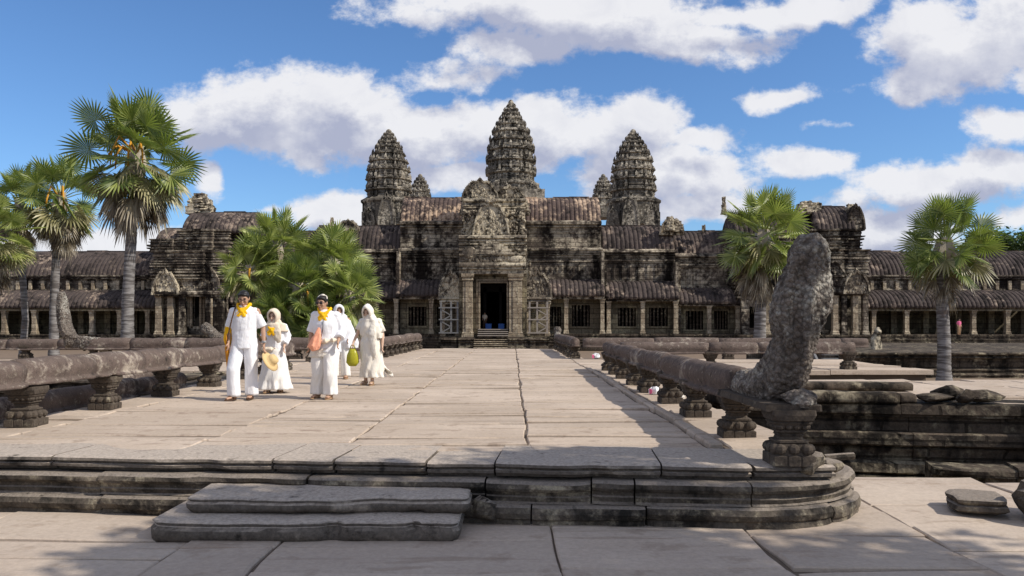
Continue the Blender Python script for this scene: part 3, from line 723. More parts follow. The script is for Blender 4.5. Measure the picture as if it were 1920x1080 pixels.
# ================================================================== TEMPLE
GR = -1.6
def X(px, D=78): return fx(px, D)
def mbands(D, rows, back=.8):
    """closed profile [(out,z)] -> polygon (y,z) ; rows [(py,out)] top to bottom"""
    return [(D+back, fz(rows[0][0], D))]+[(D-o, fz(p, D)) for p, o in rows]+[(D+back, fz(rows[-1][0], D))]
def ledges(p0, p1, base=0.0, amp=.22, seed=1, n=None):
    """rows of khmer style horizontal mouldings between pixel heights"""
    rr = random.Random(seed); rows = []; p = p0; k = 0
    while p < p1-1.0:
        h = rr.uniform(1.6, 4.2); q = min(p1, p+h); o = base+(rr.uniform(.35, 1)*amp if k % 2 == 0 else rr.uniform(0, .3)*amp)
        rows += [(p, o), (q-.3, o*.96)]; p = q; k += 1
    return rows
def facade(root, name, mat, x0, x1, D, rows, back=.8, j=.035):
    m = MB(); m.extr(mbands(D, rows, back), x0, x1, max(2, int(abs(x1-x0)/.9)), j); return m.build(name, mat, root)
def roof(root, name, x0, x1, D, pr, pe, depth=2.6, rib=.43, mat=None, back=True, over=.12, nseg=7, crest=True, sub=None, slope=.75):
    """ribbed corbelled vault roof: ridge at pixel row pr, eave at pe (face distance D at the eave)"""
    zr, ze = fz(pr, D+depth*.7), fz(pe, D); n = max(1, round((x1-x0)/rib)); m = MB(); rings = []
    def prof(f, off):
        a = f*pi/2
        y = D+depth*(1-cos(a))**slope; z = ze+(zr-ze)*sin(a)
        ny, nz_ = -cos(a), sin(a)
        return y+ny*off, z+nz_*off
    cols = []
    for i in range(n*5+1):
        x = x0+(x1-x0)*i/(n*5); ph = i % 5; o = (0, .085, .12, .12, .085)[ph]
        cols.append((x, o))
    rs = []
    sag = [nz(x*.35, D, 3)*.07 for x, _ in cols]
    for (x, o), sg in zip(cols, sag):
        r = []
        jx = nz(x*2.3, D*2, 1)*.04
        r.append((x, D-over-o*.6+.05, ze-.22-o*.5)); r.append((x, D-over-o, ze-.1+jx))
        for k in range(nseg+1):
            y, z = prof(k/nseg, o*(1-.25*k/nseg)+nz(x*1.4, k*.8, D)*.05)
            r.append((x, y-over*(1-k/nseg), z+sg))
        if back:
            for k in range(1, 5):
                y, z = prof(1-k/4, 0); r.append((x, 2*(D+depth)-y, z))
        else: r.append((x, D+depth+.05, ze-.3))
        rs.append(r)
    m.rings(rs, close=True)
    o = m.build(name, mat or M['roof'], root)
    if crest:
        mc = MB(); zz = zr
        xx = x0
        while xx < x1-.2:
            l = min(R(1.2, 3), x1-xx); mc.box(xx+.02, xx+l-.02, D+depth-.22, D+depth+.22, zz-.06, zz+R(.13, .24), .015); xx += l
        mc.build('ridge', mat or M['roof'], root)
    return o
def column(root, x, y, z0, z1, w=.22, mat=None, name='column'):
    m = MB(); H = z1-z0
    def sq(q, z): return [(x+sx*q, y+sy*q, z) for sx, sy in ((-1, -1), (1, -1), (1, 1), (-1, 1))]
    m.rings([sq(w*1.35, z0), sq(w*1.35, z0+.16), sq(w*1.15, z0+.2), sq(w*1.22, z0+.3), sq(w*1.0, z0+.38), sq(w*.94, z0+H*.5), sq(w*.97, z1-.46), sq(w*1.12, z1-.4), sq(w*1.0, z1-.34), sq(w*1.2, z1-.26), sq(w*1.1, z1-.2), sq(w*1.42, z1-.1), sq(w*1.42, z1)])
    for k in (.2, .8):
        pass
    return m.build(name, mat or M['wall_pale'], root)
def wall_open(root, x0, x1, y, z0, z1, ops, th=.5, mat=None, name='wall'):
    """wall with rectangular openings [(xa,xb,za,zb)]"""
    m = MB(); ops = sorted(ops); cur = x0
    for xa, xb, za, zb in ops:
        m.box(cur, xa, y, y+th, z0, z1); m.box(xa, xb, y, y+th, z0, za); m.box(xa, xb, y, y+th, zb, z1); cur = xb
    m.box(cur, x1, y, y+th, z0, z1)
    return m.build(name, mat or M['wall_dim'], root)
def window(root, xa, xb, y, za, zb, bars=5, mat=None):
    f = MB(); t = .17; p = .1
    for (a, b, c, d) in ((xa-t, xa, za-t, zb+t), (xb, xb+t, za-t, zb+t), (xa, xb, zb, zb+t), (xa, xb, za-t, za)):
        f.box(a, b, y-p, y+.3, c, d)
    for (a, b, c, d) in ((xa-t*1.9, xa-t*1.25, za-t*1.6, zb+t*1.6), (xb+t*1.25, xb+t*1.9, za-t*1.6, zb+t*1.6), (xa-t*1.25, xb+t*1.25, zb+t*1.2, zb+t*1.7)):
        f.box(a, b, y-.05, y+.1, c, d)
    w_ = f.build('window', mat or M['wall_dim'], root)
    b = MB()
    for i in range(bars):
        x = xa+(xb-xa)*(i+.5)/bars; h = zb-za; r = (xb-xa)/bars*.33
        prof = []
        for k in range(13):
            zz = h*k/12; prof.append((r*(1.1 if k % 3 == 0 else .75), zz))
        b.lathe((x, y+.15, za), prof, 8)
    bb = b.build('window_bars', M['terrace'], w_, True)
    bb.matrix_parent_inverse = wmat(w_).inverted()
    return w_
def pediment(root, cx, y, z0, w, h, mat=None, th=.5, sd=1, name='pediment', relief=60, rim=.16):
    """flame shaped khmer gable with carved tympanum"""
    rr = random.Random(sd); m = MB(); N = 28; out = []
    for i in range(N+1):
        t = -1+2*i/N; a = abs(t)
        yy = h*((1-a**2.5)**.55*.92+.08*max(0, 1-a*6))*(1+.04*cos(a*15))
        out.append((cx+t*w/2*(1+.03*sin(a*14)), z0+max(yy, 0)))
    pl = out+[(cx+w/2, z0-.01), (cx-w/2, z0-.01)]
    m.rings([[(x, y, z) for x, z in pl], [(x, y+th, z) for x, z in pl]])
    for (xa, za), (xb, zb) in zip(out[:-1], out[1:]):   # raised rim with flame leaves
        m.beam((xa, y-.04, za), (xb, y-.04, zb), .26, rim)
        dx, dz = (xa-cx), (za-z0-h*.3); L = sqrt(dx*dx+dz*dz)+1e-6; e = rim*rr.uniform(.7, 1.1)
        m.rings([[(xa-rim*.45, y-.1, za), (xa+rim*.45, y-.1, za), (xa+rim*.45, y+.12, za), (xa-rim*.45, y+.12, za)], [(xa+dx/L*e-.02, y-.02, za+dz/L*e+.05), (xa+dx/L*e+.02, y-.02, za+dz/L*e+.05), (xa+dx/L*e+.02, y+.03, za+dz/L*e+.05), (xa+dx/L*e-.02, y+.03, za+dz/L*e+.05)]])
    for k in range(relief):
        t = rr.uniform(-.82, .82); a = abs(t); top = h*((1-a**2.5)**.55*.9)*.92
        zz = z0+rr.uniform(.04, .97)*top; r = rr.uniform(.05, .12)*min(1, w/3+.3)
        m.ell((cx+t*w/2*.95, y-.01, zz), (r, .10, r*rr.uniform(1, 2.2)), 6, 4)
    return m.build(name, mat or M['carved'], root)
def finial(root, cx, y, z, w, h, sd=0, mat=None, name='finial'):
    m = MB(); rr = random.Random(sd); zz = z
    k = max(3, int(h/.28))
    for i in range(k):
        f = i/k; q = w/2*(1-.6*f**1.5)*rr.uniform(.82, 1.12); hh = h/k
        m.box(cx-q, cx+q, y-q*.7, y+q*.7, zz, zz+hh*.9, .05)
        m.ell((cx+rr.uniform(-.7, .7)*q, y-q*.6, zz+hh*.5), (q*.4, q*.35, hh*.5), 6, 4); m.ell((cx+rr.uniform(-1, 1)*q, y-q*.6, zz+hh*.6), (q*.3, q*.3, hh*.6), 6, 4)
        zz += hh*.9
    return m.build(name, mat or M['carved'], root)

def floor_box(root, x0, x1, D, pz, depth, rows=None, sd=0, name='base'):
    rows = rows or (ledges(pz, pz+34, 0, .35, sd))
    # grows outwards to the ground
    z1 = fz(pz, D); rr = random.Random(sd); pts = []; z = z1; k = 0
    while z > GR+.1:
        o = (.12 if k % 2 == 0 else 0)+ (z1-z)*.25; h = rr.uniform(.10, .26); pts += [(D-o, z), (D-o, z-h+.02)]; z -= h; k += 1
    poly = [(D+depth, z1)]+pts+[(D+depth, z)]
    m = MB(); m.extr(poly, x0, x1, max(2, int((x1-x0)/1.2)), .03); return m.build(name, M['terrace'], root)

# ---------------------------------------------------------------- long open galleries left and right
def wing(name, label, pxa, pxb, pxcols, D=80, sd=1):
    g = thing(name, label, 'gallery', (X((pxa+pxb)/2, D), D, GR), 'colonnaded side galleries')
    x0, x1 = X(pxa, D), X(pxb, D)
    roof(g, 'upper_roof', x0, x1, D+2.6, 472, 516, 3.6, .44)
    facade(g, 'frieze', M['wall'], x0, x1, D+2.8, [(516, .45), (519, .45), (520, .2), (523, .25), (524, 0), (541, .0), (542, .12), (547, .12)], 1.0)
    # small clerestory posts between the roofs
    roof(g, 'lower_roof', x0, x1, D, 545, 573, 2.7, .44, back=False, crest=False)
    facade(g, 'architrave', M['wall_dim'], x0, x1, D+.12, [(574, 0), (577, .08), (578, 0), (583, .0)], .5)
    zf = fz(628, D)
    for px in pxcols:
        column(g, X(px, D), D+.35, zf, fz(581, D), .22, M['wall_pale'])
        m = MB(); xx = X(px, D)+.1; m.box(xx-.3, xx+.3, D+3.1, D+3.6, zf, fz(570, D)); m.build('pillar', M['wall_dim'], g)
    floor_box(g, x0, x1, D-.5, 627, 9, sd=sd)
    m = MB(); m.box(x0, x1, D+7, D+7.5, GR, fz(520, D)); m.build('back_wall', M['wall_dim'], g)
    for q in (x0-.3, x1+.01): m = MB(); m.box(q, q+.29, D+.3, D+7, GR, fz(520, D)); m.build('end_wall', M['wall_dim'], g)
    for k in range(int((x1-x0)/1.3)):
        q = x0+.6+k*1.3; m = MB(); m.box(q-.16, q+.16, D+2.6, D+2.78, fz(541, D), fz(524, D)); m.build('clerestory_post', M['wall_pale'], g)
    return g
wing('colonnade_gallery', 'long left gallery of open columns under two ribbed stone roofs, behind the palm trunks', -130, 292, [-105, -50, 5, 62, 118, 170, 222, 275], sd=1)
wing('colonnade_gallery', 'long right gallery of open columns with the visitor in pink, behind the slim palm', 1622, 2060, [1640, 1702, 1765, 1828, 1892, 1955, 2015], sd=2)

# ---------------------------------------------------------------- enclosed window galleries left and right of the gatehouse
def wgal(g, pa, pb, D, rr_, re, wb, lr, le, cols, wins, dep=2.2, patch=False, sd=0, seg=1, sill=626):
    """ rr_/re upper roof rows, wb wall-bottom row, lr/le lower roof rows """
    x0, x1 = X(pa, D), X(pb, D)
    roof(g, 'upper_roof', x0, x1, D+dep+.3, rr_, re, 2.6, .45, M['roof_patch'] if patch else None)
    rows = [(re-3, .1), (re+3, .5), (re+5, .42), (re+6, .1)]+ledges(re+7, re+24, .05, .32, sd+3)+[(re+25, 0), (wb-3, 0), (wb-3, .12), (wb, .12)]
    facade(g, 'upper_wall', M['wall'], x0, x1, D+dep+.2, rows, 1.2)
    # row of shallow carved panels
    m = MB(); q = x0+.35
    while q < x1-.3:
        m.box(q-.12, q+.12, D+dep+.1, D+dep+.22, fz(wb-4, D+dep), fz(re+27, D+dep)); q += R(.7, .95)
    m.build('wall_panels', M['wall'], g)
    roof(g, 'lower_roof', x0, x1, D, lr, le, dep, .45, back=False, crest=False)
    facade(g, 'architrave', M['wall'], x0, x1, D+.15, [(le+1, 0), (le+4, .1), (le+5, 0), (le+8, .05), (le+9, 0)], .5)
    zf = fz(sill, D)
    ops = []
    for (wa, wb_, wt, wbt) in wins: ops.append((X(wa, D+1.4), X(wb_, D+1.4), fz(wbt, D+1.4), fz(wt, D+1.4)))
    wall_open(g, x0, x1, D+1.4, GR, fz(le-4, D), ops, .35)
    for o_ in ops: window(g, o_[0], o_[1], D+1.4, o_[2], o_[3])
    for px in cols: column(g, X(px, D), D+.4, zf, fz(le+8, D), .2)
    floor_box(g, x0, x1, D-.4, sill, 1.9, sd=sd)
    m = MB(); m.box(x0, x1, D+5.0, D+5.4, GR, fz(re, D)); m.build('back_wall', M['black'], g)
    for q in (x0-.02, x1-.25): m = MB(); m.box(q, q+.27, D+.6, D+5, GR, fz(re+20, D)); m.build('end_wall', M['wall'], g)
G = thing('window_gallery', 'gallery with barred stone windows between the gatehouse and the right corner pavilion', 'gallery', (X(1230), 79, GR))
wgal(G, 1135, 1274, 78.5, 424, 470, 528, 528, 556, [1142, 1206, 1268], [(1158, 1192, 577, 612), (1216, 1252, 577, 612)], sd=5)
wgal(G, 1274, 1400, 79.2, 434, 478, 540, 540, 565, [1331, 1385], [(1285, 1318, 583, 618), (1338, 1364, 583, 618)], sd=6)
finial(G, X(1266), 80.5, fz(432, 80.5), 1.0, 1.5, 3); finial(G, X(1282), 81, fz(434, 80.5), 1.2, 1.2, 8); finial(G, X(1333), 81, fz(436, 80.5), .5, .9, 4)
pediment(G, X(1272), 81.2, fz(440, 81), 2.4, 1.7, sd=31, relief=20)
G = thing('window_gallery', 'gallery with barred stone windows between the left pavilion and the gatehouse, behind the bushy palms', 'gallery', (X(600), 79, GR))
wgal(G, 575, 745, 78.5, 424, 470, 528, 528, 556, [590, 645, 706], [(606, 636, 577, 612), (655, 690, 577, 612)], sd=7)
wgal(G, 430, 575, 79.2, 434, 478, 540, 540, 565, [450, 510, 560], [(470, 500, 583, 618), (520, 548, 583, 618)], sd=8)
finial(G, X(612), 80.5, fz(430, 80.5), .6, 1.3, 13)
pediment(G, X(640), 81.2, fz(432, 81), 2.2, 1.0, sd=32, relief=16)

# ---------------------------------------------------------------- gatehouse
G = thing('gatehouse', 'tall central entrance gatehouse with carved pediments above a dark doorway', 'gatehouse', (X(925, 75), 75, GR))
def ghside(pa, pb, D, wins, cols, sd):
    x0, x1 = X(pa, D), X(pb, D)
    roof(G, 'upper_roof', x0, x1, D+3.4, 371, 417, 3.0, .45, M['roof_patch'])
    facade(G, 'upper_wall', M['wall'], x0, x1, D+3.2, [(414, .1), (417, .5), (421, .5), (422, .2), (426, .3), (428, .05)]+ledges(429, 438, .0, .12, sd)+[(439, .0), (462, .02), (462, .12), (466, .12)], 1.4)
    facade(G, 'cornice', M['wall'], x0, x1, D+2.2, [(464, -.5), (466, .45), (470, .5), (471, .3), (474, .38), (475, .2), (478, .3), (479, .1), (483, .16), (484, 0), (522, 0), (522, .1), (526, .12)], 1.6)
    m = MB()                                               # framed panel of the middle wall
    for (a, b, c, d) in ((pa+8, pa+11, 490, 520), (pb-12, pb-9, 490, 520), (pa+8, pb-9, 488, 491)):
        m.box(X(a, D), X(b, D), D+2.06, D+2.22, fz(d, D+2), fz(c, D+2))
    for k in range(int((x1-x0)/.55)):
        q = x0+.4+k*.55; m.ell((q, D+2.15, fz(505+R(-3, 3), D+2)), (.13, .10, .32), 6, 5)
    m.build('wall_panels', M['wall'], G)
    roof(G, 'lower_roof', x0, x1, D, 525, 551, 2.2, .42, back=False, crest=False)
    facade(G, 'architrave', M['wall'], x0, x1, D+.15, [(552, 0), (555, .1), (556, 0), (560, .05), (561, 0)], .5)
    ops = [(X(a, D+1.4), X(b, D+1.4), fz(d, D+1.4), fz(c, D+1.4)) for a, b, c, d in wins]
    wall_open(G, x0, x1, D+1.4, GR, fz(547, D), ops, .35)
    for o_ in ops: window(G, *o_[:2], D+1.4, *o_[2:])
    for px in cols: column(G, X(px, D), D+.4, fz(626, D), fz(560, D), .2)
    floor_box(G, x0, x1, D-.4, 626, 1.9, sd=sd)
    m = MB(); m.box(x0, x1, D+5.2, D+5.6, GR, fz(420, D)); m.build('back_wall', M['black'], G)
    for q in (x0-.02, x1-.25): m = MB(); m.box(q, q+.27, D+.6, D+5, GR, fz(470, D)); m.build('end_wall', M['wall'], G)
ghside(742, 876, 77.5, [(766, 800, 575, 611), (820, 846, 575, 611)], [742, 808], 11)
ghside(986, 1134, 77.5, [(1024, 1052, 575, 612), (1072, 1106, 572, 612)], [1062, 1130], 12)
# central bay above the porch
D = 76.5
x0, x1 = X(868, D), X(985, D)
facade(G, 'central_wall', M['carved'], x0, x1, D+1.0, [(372, -.2), (374, .25), (378, .25), (380, .05), (386, .12), (388, 0)]+ledges(389, 412, 0, .2, 21)+[(413, .05), (440, .05), (441, .3), (445, .3), (446, .1), (470, .1)], 3)
pediment(G, X(921, D), D-.2, fz(452, D), X(955, D)-X(888, D), fz(376, D)-fz(452, D), M['carved'], .9, 51, relief=110)
finial(G, X(921, D), D-.2, fz(380, D), .8, .7, 52)
pediment(G, X(900, D+3), D+3, fz(378, D+3), 3.6, 2.2, M['carved'], .6, 53, relief=50)
pediment(G, X(955, D+3.5), D+3.6, fz(376, D+3), 3.2, 1.5, M['carved'], .6, 54, relief=40)
finial(G, X(985, D), D+1.5, fz(400, D), 1.0, 1.6, 55); finial(G, X(870, D), D+1.5, fz(400, D), 1.0, 1.5, 56)
m = MB(); rr_ = random.Random(9)
for k in range(420):
    px = rr_.uniform(866, 986); py = rr_.uniform(392, 478); r = rr_.uniform(.07, .2)
    m.ell((X(px, D), D+1.0-.1, fz(py, D)), (r, .2, r*rr_.uniform(.8, 1.8)), 6, 4)
m.build('carved_figures', M['carved'], G)
# shoulder blocks left and right of the broken lower pediment
m = MB(); Dp = 75.0
m.extr(mbands(Dp+.3, [(441, -.1), (443, .3), (447, .35), (449, .1)]+ledges(450, 474, .0, .25, 61)+[(476, 0)], 1.6), X(860, Dp), X(988, Dp), 10, .06)
m.build('attic', M['carved'], G)
m = MB()
for side in (-1, 1):     # broken gable slabs leaning inwards
    for k in range(5):
        xa, xb = X(924, Dp), X(924+side*(44-8*k), Dp); z_ = fz(477-5*k, Dp); m.box(min(xa, xb), max(xa, xb), Dp-.35+.05*k, Dp+.3, z_, z_+.22, .03)
m.ell((X(880, Dp), Dp-.1, fz(474, Dp)), (.7, .3, .6), 10, 8); m.ell((X(970, Dp), Dp-.1, fz(487, Dp)), (.8, .35, .45), 10, 8)
m.build('broken_gable', M['carved'], G)
m = MB(); m.extr(mbands(Dp, [(476, .25), (479, .3), (480, .0), (492, .05), (493, .35), (497, .45), (500, .42), (501, .2), (505, .28), (506, .05), (513, .05), (514, .0)], 2.4), X(861, Dp), X(986, Dp), 10, .04)
rr_ = random.Random(4)
for k in range(70):
    px = rr_.uniform(868, 980); m.ell((X(px, Dp), Dp-.06, fz(rr_.uniform(482, 491), Dp)), (rr_.uniform(.08, .2), .16, rr_.uniform(.15, .3)), 6, 4)
m.build('entablature', M['carved'], G)
# porch pillars, door case
zt = fz(632, 75)
for pa, pb, nm in ((868, 886, 'pier'), (955, 979, 'pier')):
    m = MB(); xa, xb = X(pa, Dp), X(pb, Dp); w_ = xb-xa
    def rect(q, z, yo=0): return [(xa-q, Dp-.1-q, z), (xb+q, Dp-.1-q, z), (xb+q, Dp+1.0, z), (xa-q, Dp+1.0, z)]
    m.rings([rect(.12, zt), rect(.12, zt+.25), rect(.05, zt+.3), rect(.08, zt+.42), rect(0, zt+.5), rect(0, fz(526, Dp)), rect(.08, fz(525, Dp)), rect(.04, fz(521, Dp)), rect(.14, fz(519, Dp)), rect(.14, fz(513, Dp))])
    m.box(xa+w_*.3, xb-w_*.3, Dp-.17, Dp, zt+.5, fz(527, Dp)); m.build('pier', M['wall_pale'], G)
xo0, xo1 = X(900, Dp), X(950, Dp)
m = MB(); m.box(X(886, Dp), xo0, Dp+.8, Dp+1.3, fz(640, 75), fz(512, Dp)); m.box(xo1, X(955, Dp), Dp+.8, Dp+1.3, fz(640, 75), fz(512, Dp)); m.box(xo0, xo1, Dp+.8, Dp+1.3, fz(530, Dp), fz(512, Dp))
m.box(X(977, Dp), X(988, Dp), Dp+.5, Dp+1.3, fz(640, 75), fz(512, Dp)); m.box(X(860, Dp), X(870, Dp), Dp+.5, Dp+1.3, fz(640, 75), fz(512, Dp))
m.build('wall', M['wall_dim'], G)
m = MB()
for q, o_ in ((.0, .0), (.22, .12)):
    m.box(xo0-.16-q, xo0-q, Dp+.6+o_, Dp+.9, fz(618, Dp), fz(530, Dp)+q); m.box(xo1+q, xo1+.16+q, Dp+.6+o_, Dp+.9, fz(618, Dp), fz(530, Dp)+q); m.box(xo0-.16-q, xo1+.16+q, Dp+.6+o_, Dp+.9, fz(530, Dp)+q, fz(530, Dp)+.16+q)
m.build('door_frame', M['wall_pale'], G)
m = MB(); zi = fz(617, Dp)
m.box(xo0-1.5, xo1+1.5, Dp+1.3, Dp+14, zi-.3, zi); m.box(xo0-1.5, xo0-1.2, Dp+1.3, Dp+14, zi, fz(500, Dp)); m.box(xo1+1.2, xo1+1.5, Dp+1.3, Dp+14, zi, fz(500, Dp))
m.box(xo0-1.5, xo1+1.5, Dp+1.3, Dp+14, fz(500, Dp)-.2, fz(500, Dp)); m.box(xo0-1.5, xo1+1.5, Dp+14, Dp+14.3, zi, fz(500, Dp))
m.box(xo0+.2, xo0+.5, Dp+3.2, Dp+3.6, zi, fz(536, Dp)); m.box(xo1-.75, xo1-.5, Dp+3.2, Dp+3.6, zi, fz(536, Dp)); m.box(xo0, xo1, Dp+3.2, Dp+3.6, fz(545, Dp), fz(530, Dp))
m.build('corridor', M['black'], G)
# steps and podium
st = MB(); zbase = GR
stp = MB()
for k in range(4):
    z = fz(617+3.8*k, 75); m_ = MB(); m_.box(X(897, 75), X(952, 75), 75.3-.32*k, 76.2, z-.26, z-.07); m_.build('riser', M['terrace'], G); m_ = MB(); m_.box(X(896, 75), X(953, 75), 75.18-.32*k, 75.7-.32*k, z-.07, z, .006); m_.build('tread', M['wood'], G)  # pale treads, dark risers: light and shade of the steps painted in
m = MB()
for k in range(6):
    z = fz(636+3.6*k, 74); m_ = MB(); m_.box(X(889, 74), X(952, 74), 73.95-.36*k, 74.6, z-.3, z-.07); m_.build('riser', M['terrace'], G); m_ = MB(); m_.box(X(889, 74), X(952, 74), 73.85-.36*k, 74.4-.36*k, z-.07, z, .008); m_.build('tread', M['wall_pale'], G)  # lower flight likewise, lit treads and shaded risers by colour
m = MB()
for (pa, pb, Df) in ((826, 889, 74.5), (952, 1030, 74.5), (860, 889, 73.2), (952, 1004, 73.2)):
    m.extr(mbands(Df, [(632 if Df > 74 else 635, .1), (637, .15), (639, .0), (641, .05), (643, -.1), (648, -.1), (649, .1), (652, .15), (660, .15)], 2.5), X(pa, Df), X(pb, Df), 4, .03)
m.box(X(858, 75), X(990, 75), 74.6, 76.2, GR, fz(632, 75)-.02)
m.build('podium', M['terrace'], G)
# half pediments beside the porch, resting on lower piers
for (pa, pb, cxp, sd_) in ((826, 862, 850, 71), (985, 1031, 1000, 72)):
    Dd = 75.8
    pediment(G, X((pa+pb)/2, Dd), Dd, fz(562, Dd), X(pb, Dd)-X(pa, Dd)+.3, 2.7, M['carved'], .8, sd_, relief=90, name='side_pediment')
    m = MB(); m.extr(mbands(Dd+.05, [(556, .0), (558, .28), (561, .3), (562, .1), (566, .2), (567, 0), (570, 0)], .8), X(pa-2, Dd), X(pb+2, Dd), 3, .03); m.build('side_lintel', M['carved'], G)
    for q in (pa+4, pb-4):
        column(G, X(q, Dd), Dd+.4, fz(630, Dd), fz(569, Dd), .2)
    m = MB(); m.box(X(pa, Dd), X(pb, Dd), Dd+1.2, Dd+1.6, fz(632, Dd), fz(560, Dd)); m.build('side_wall', M['wall_dim'], G)
# timber shoring
def shoring(pa, pb, label, mat):
    s = thing('timber_shoring', label, 'timber frame', (X((pa+pb)/2, 75), 75, fz(628, 75)), 'timber shoring frames beside the porch')
    Dd = 75.2; zb, zt_ = fz(626, Dd), fz(566, Dd)
    xa, xb = X(pa, Dd), X(pb, Dd); xm = xa+.95 if pa < 900 else xb-.95
    posts = [xa, xm, xb]
    for q in posts: mm = MB(); mm.beam((q, Dd, zb), (q, Dd, zt_), .16); mm.build('post', mat, s)
    for q in (zb+.1, zb+1.35, zt_-.55): mm = MB(); mm.beam((xa-.2, Dd-.1, q), (xb+.1, Dd-.1, q), .12); mm.build('rail', mat, s)
    lo, hi = (xa, xm) if pa < 900 else (xm, xb)
    for k in range(4):
        za = zb+.1+k*.55; mm = MB(); a, b = (lo, hi) if k % 2 == 0 else (hi, lo); mm.beam((a, Dd-.05, za), (b, Dd-.05, za+.55), .1); mm.build('brace', mat, s)
shoring(827, 858, 'grey timber shoring frame propping the left side of the porch', M['greypaint'])
shoring(993, 1026, 'brown and grey timber shoring frame propping the right side of the porch', M['wood'])

# ---------------------------------------------------------------- corner pavilions
def stage(root, name, mat, pa, pb, D, p0, p1, base=0, amp=.3, sd=0, depth=6, j=.05):
    m = MB(); x0, x1 = X(pa, D), X(pb, D)
    rows = ledges(p0, p1, base, amp, sd)
    zs = [(o, fz(p, D)) for p, o in rows]; rs = []
    for o, z in reversed(zs):
        r = []
        for (xx, yy) in ((x0-o, D-o), ((x0*.72+x1*.28), D-o), ((x0*.70+x1*.30), D-o-.35), ((x0*.30+x1*.70), D-o-.35), ((x0*.28+x1*.72), D-o), (x1+o, D-o), (x1+o, D+depth), (x0-o, D+depth)):
            r.append((xx+nz(xx, z*3, 1)*j, yy+nz(xx, z*3, 9)*j, z))
        rs.append(r)
    m.rings(rs); return m.build(name, mat, root)
G = thing('corner_pavilion', 'stepped left corner pavilion with a small carved turret and tall dark doorway', 'pavilion', (X(360), 77, GR))
finial(G, X(369, 82), 83, fz(400, 82), 2.6, 2.4, 92, name='turret'); finial(G, X(360, 82), 83.6, fz(400, 82), 1.7, 1.8, 93, name='turret'); finial(G, X(380, 82), 83.3, fz(400, 82), 1.5, 1.7, 94, name='turret')
roof(G, 'top_roof', X(342, 79.5), X(470, 79.5), 79.5, 398, 432, 3.4, .45)
stage(G, 'upper_body', M['wall'], 338, 428, 79.2, 430, 470, .0, .4, 93, 5)
roof(G, 'side_roof', X(290, 79), X(350, 79), 79.3, 430, 452, 2.4, .42)
stage(G, 'crown_left', M['wall'], 283, 345, 78.6, 448, 474, 0, .3, 94, 5)
stage(G, 'body', M['wall'], 290, 425, 77.2, 470, 524, 0, .38, 95, 6)
ops = [(X(362, 77.6), X(376, 77.6), fz(612, 77.6), fz(552, 77.6))]
wall_open(G, X(292, 77.6), X(425, 77.6), 77.6, GR, fz(522, 77.6), ops, .5, M['wall'])
wf = window(G, *ops[0][:2], 77.55, *ops[0][2:], bars=0, mat=M['wall_pale']) if False else None
m = MB()
for q in (0, .28): 
    a, b, c, d = ops[0]; m.box(a-.2-q, a-q, 77.3+q*.4, 77.8, c, d+q); m.box(b+q, b+.2+q, 77.3+q*.4, 77.8, c, d+q); m.box(a-.2-q, b+.2+q, 77.3+q*.4, 77.8, d+q, d+.2+q)
m.build('door_frame', M['wall_pale'], G)
m = MB(); m.box(X(300, 77), X(420, 77), 79.6, 80, GR, fz(522, 77.6)); m.build('inner_wall', M['black'], G)
pediment(G, X(368, 77), 76.9, fz(545, 77), 4.6, 3.0, M['wall'], .7, 96, relief=60)
for q in (300, 322, 344, 394, 404, 414): column(G, X(q, 77), 76.9, fz(628, 77), fz(548, 77), .3, M['wall_pale'] if q < 330 else M['wall'])
pediment(G, X(311, 76.4), 76.3, fz(553, 76.4), 2.4, 2.3, M['carved'], .6, 97, relief=40, name='side_pediment')
m = MB(); m.extr(mbands(76.5, [(545, .1), (548, .3), (552, .3), (553, .1), (556, .1)], 1), X(292, 76.5), X(425, 76.5), 6, .04); m.build('lintel', M['wall'], G)
floor_box(G, X(286, 76), X(430, 76), 76.2, 628, 3.2, sd=98)
wx = [(404, 420, 578, 600)]
m = MB(); m.box(X(401, 77), X(403, 77), 76.2, 76.4, fz(628, 77), fz(560, 77)); m.build('pilaster', M['wall_pale'], G)

G = thing('corner_pavilion', 'stepped right corner pavilion with a short ribbed roof, partly behind the naga head', 'pavilion', (X(1490), 77, GR))
roof(G, 'top_roof', X(1531, 79), X(1604, 79), 79, 388, 432, 2.6, .45)
pediment(G, X(1606, 79), 79.2, fz(430, 79), 1.7, 2.4, M['wall'], 3.5, 101, relief=20)
finial(G, X(1603, 79), 80, fz(396, 79), 1.0, .9, 102); finial(G, X(1518, 80), 81, fz(400, 80), 2.0, 1.5, 103); finial(G, X(1536, 80), 81, fz(400, 80), 1.6, 1.3, 104)
finial(G, X(1362, 80), 81, fz(400, 80), .5, 2.0, 105)
stage(G, 'upper_body', M['wall'], 1526, 1612, 78.7, 430, 470, 0, .4, 106, 5)
roof(G, 'side_roof', X(1380, 79), X(1524, 79), 79.3, 404, 446, 2.8, .45)
stage(G, 'crown_left', M['wall'], 1372, 1526, 79.1, 446, 480, 0, .35, 107, 5)
stage(G, 'body', M['wall'], 1470, 1624, 77.4, 468, 524, 0, .38, 108, 6)
stage(G, 'arm', M['wall'], 1385, 1475, 78.4, 478, 560, 0, .3, 109, 4)
ops = [(X(1548, 77.6), X(1562, 77.6), fz(615, 77.6), fz(560, 77.6))]
wall_open(G, X(1390, 78.2), X(1624, 78.2), 78.2, GR, fz(520, 78.2), [(X(1405, 78.2), X(1419, 78.2), fz(615, 78), fz(575, 78)), (X(1546, 78.2), X(1562, 78.2), fz(618, 78), fz(556, 78))], .5, M['wall'])
m = MB(); m.box(X(1392, 78), X(1620, 78), 80.3, 80.6, GR, fz(520, 78)); m.build('inner_wall', M['black'], G)
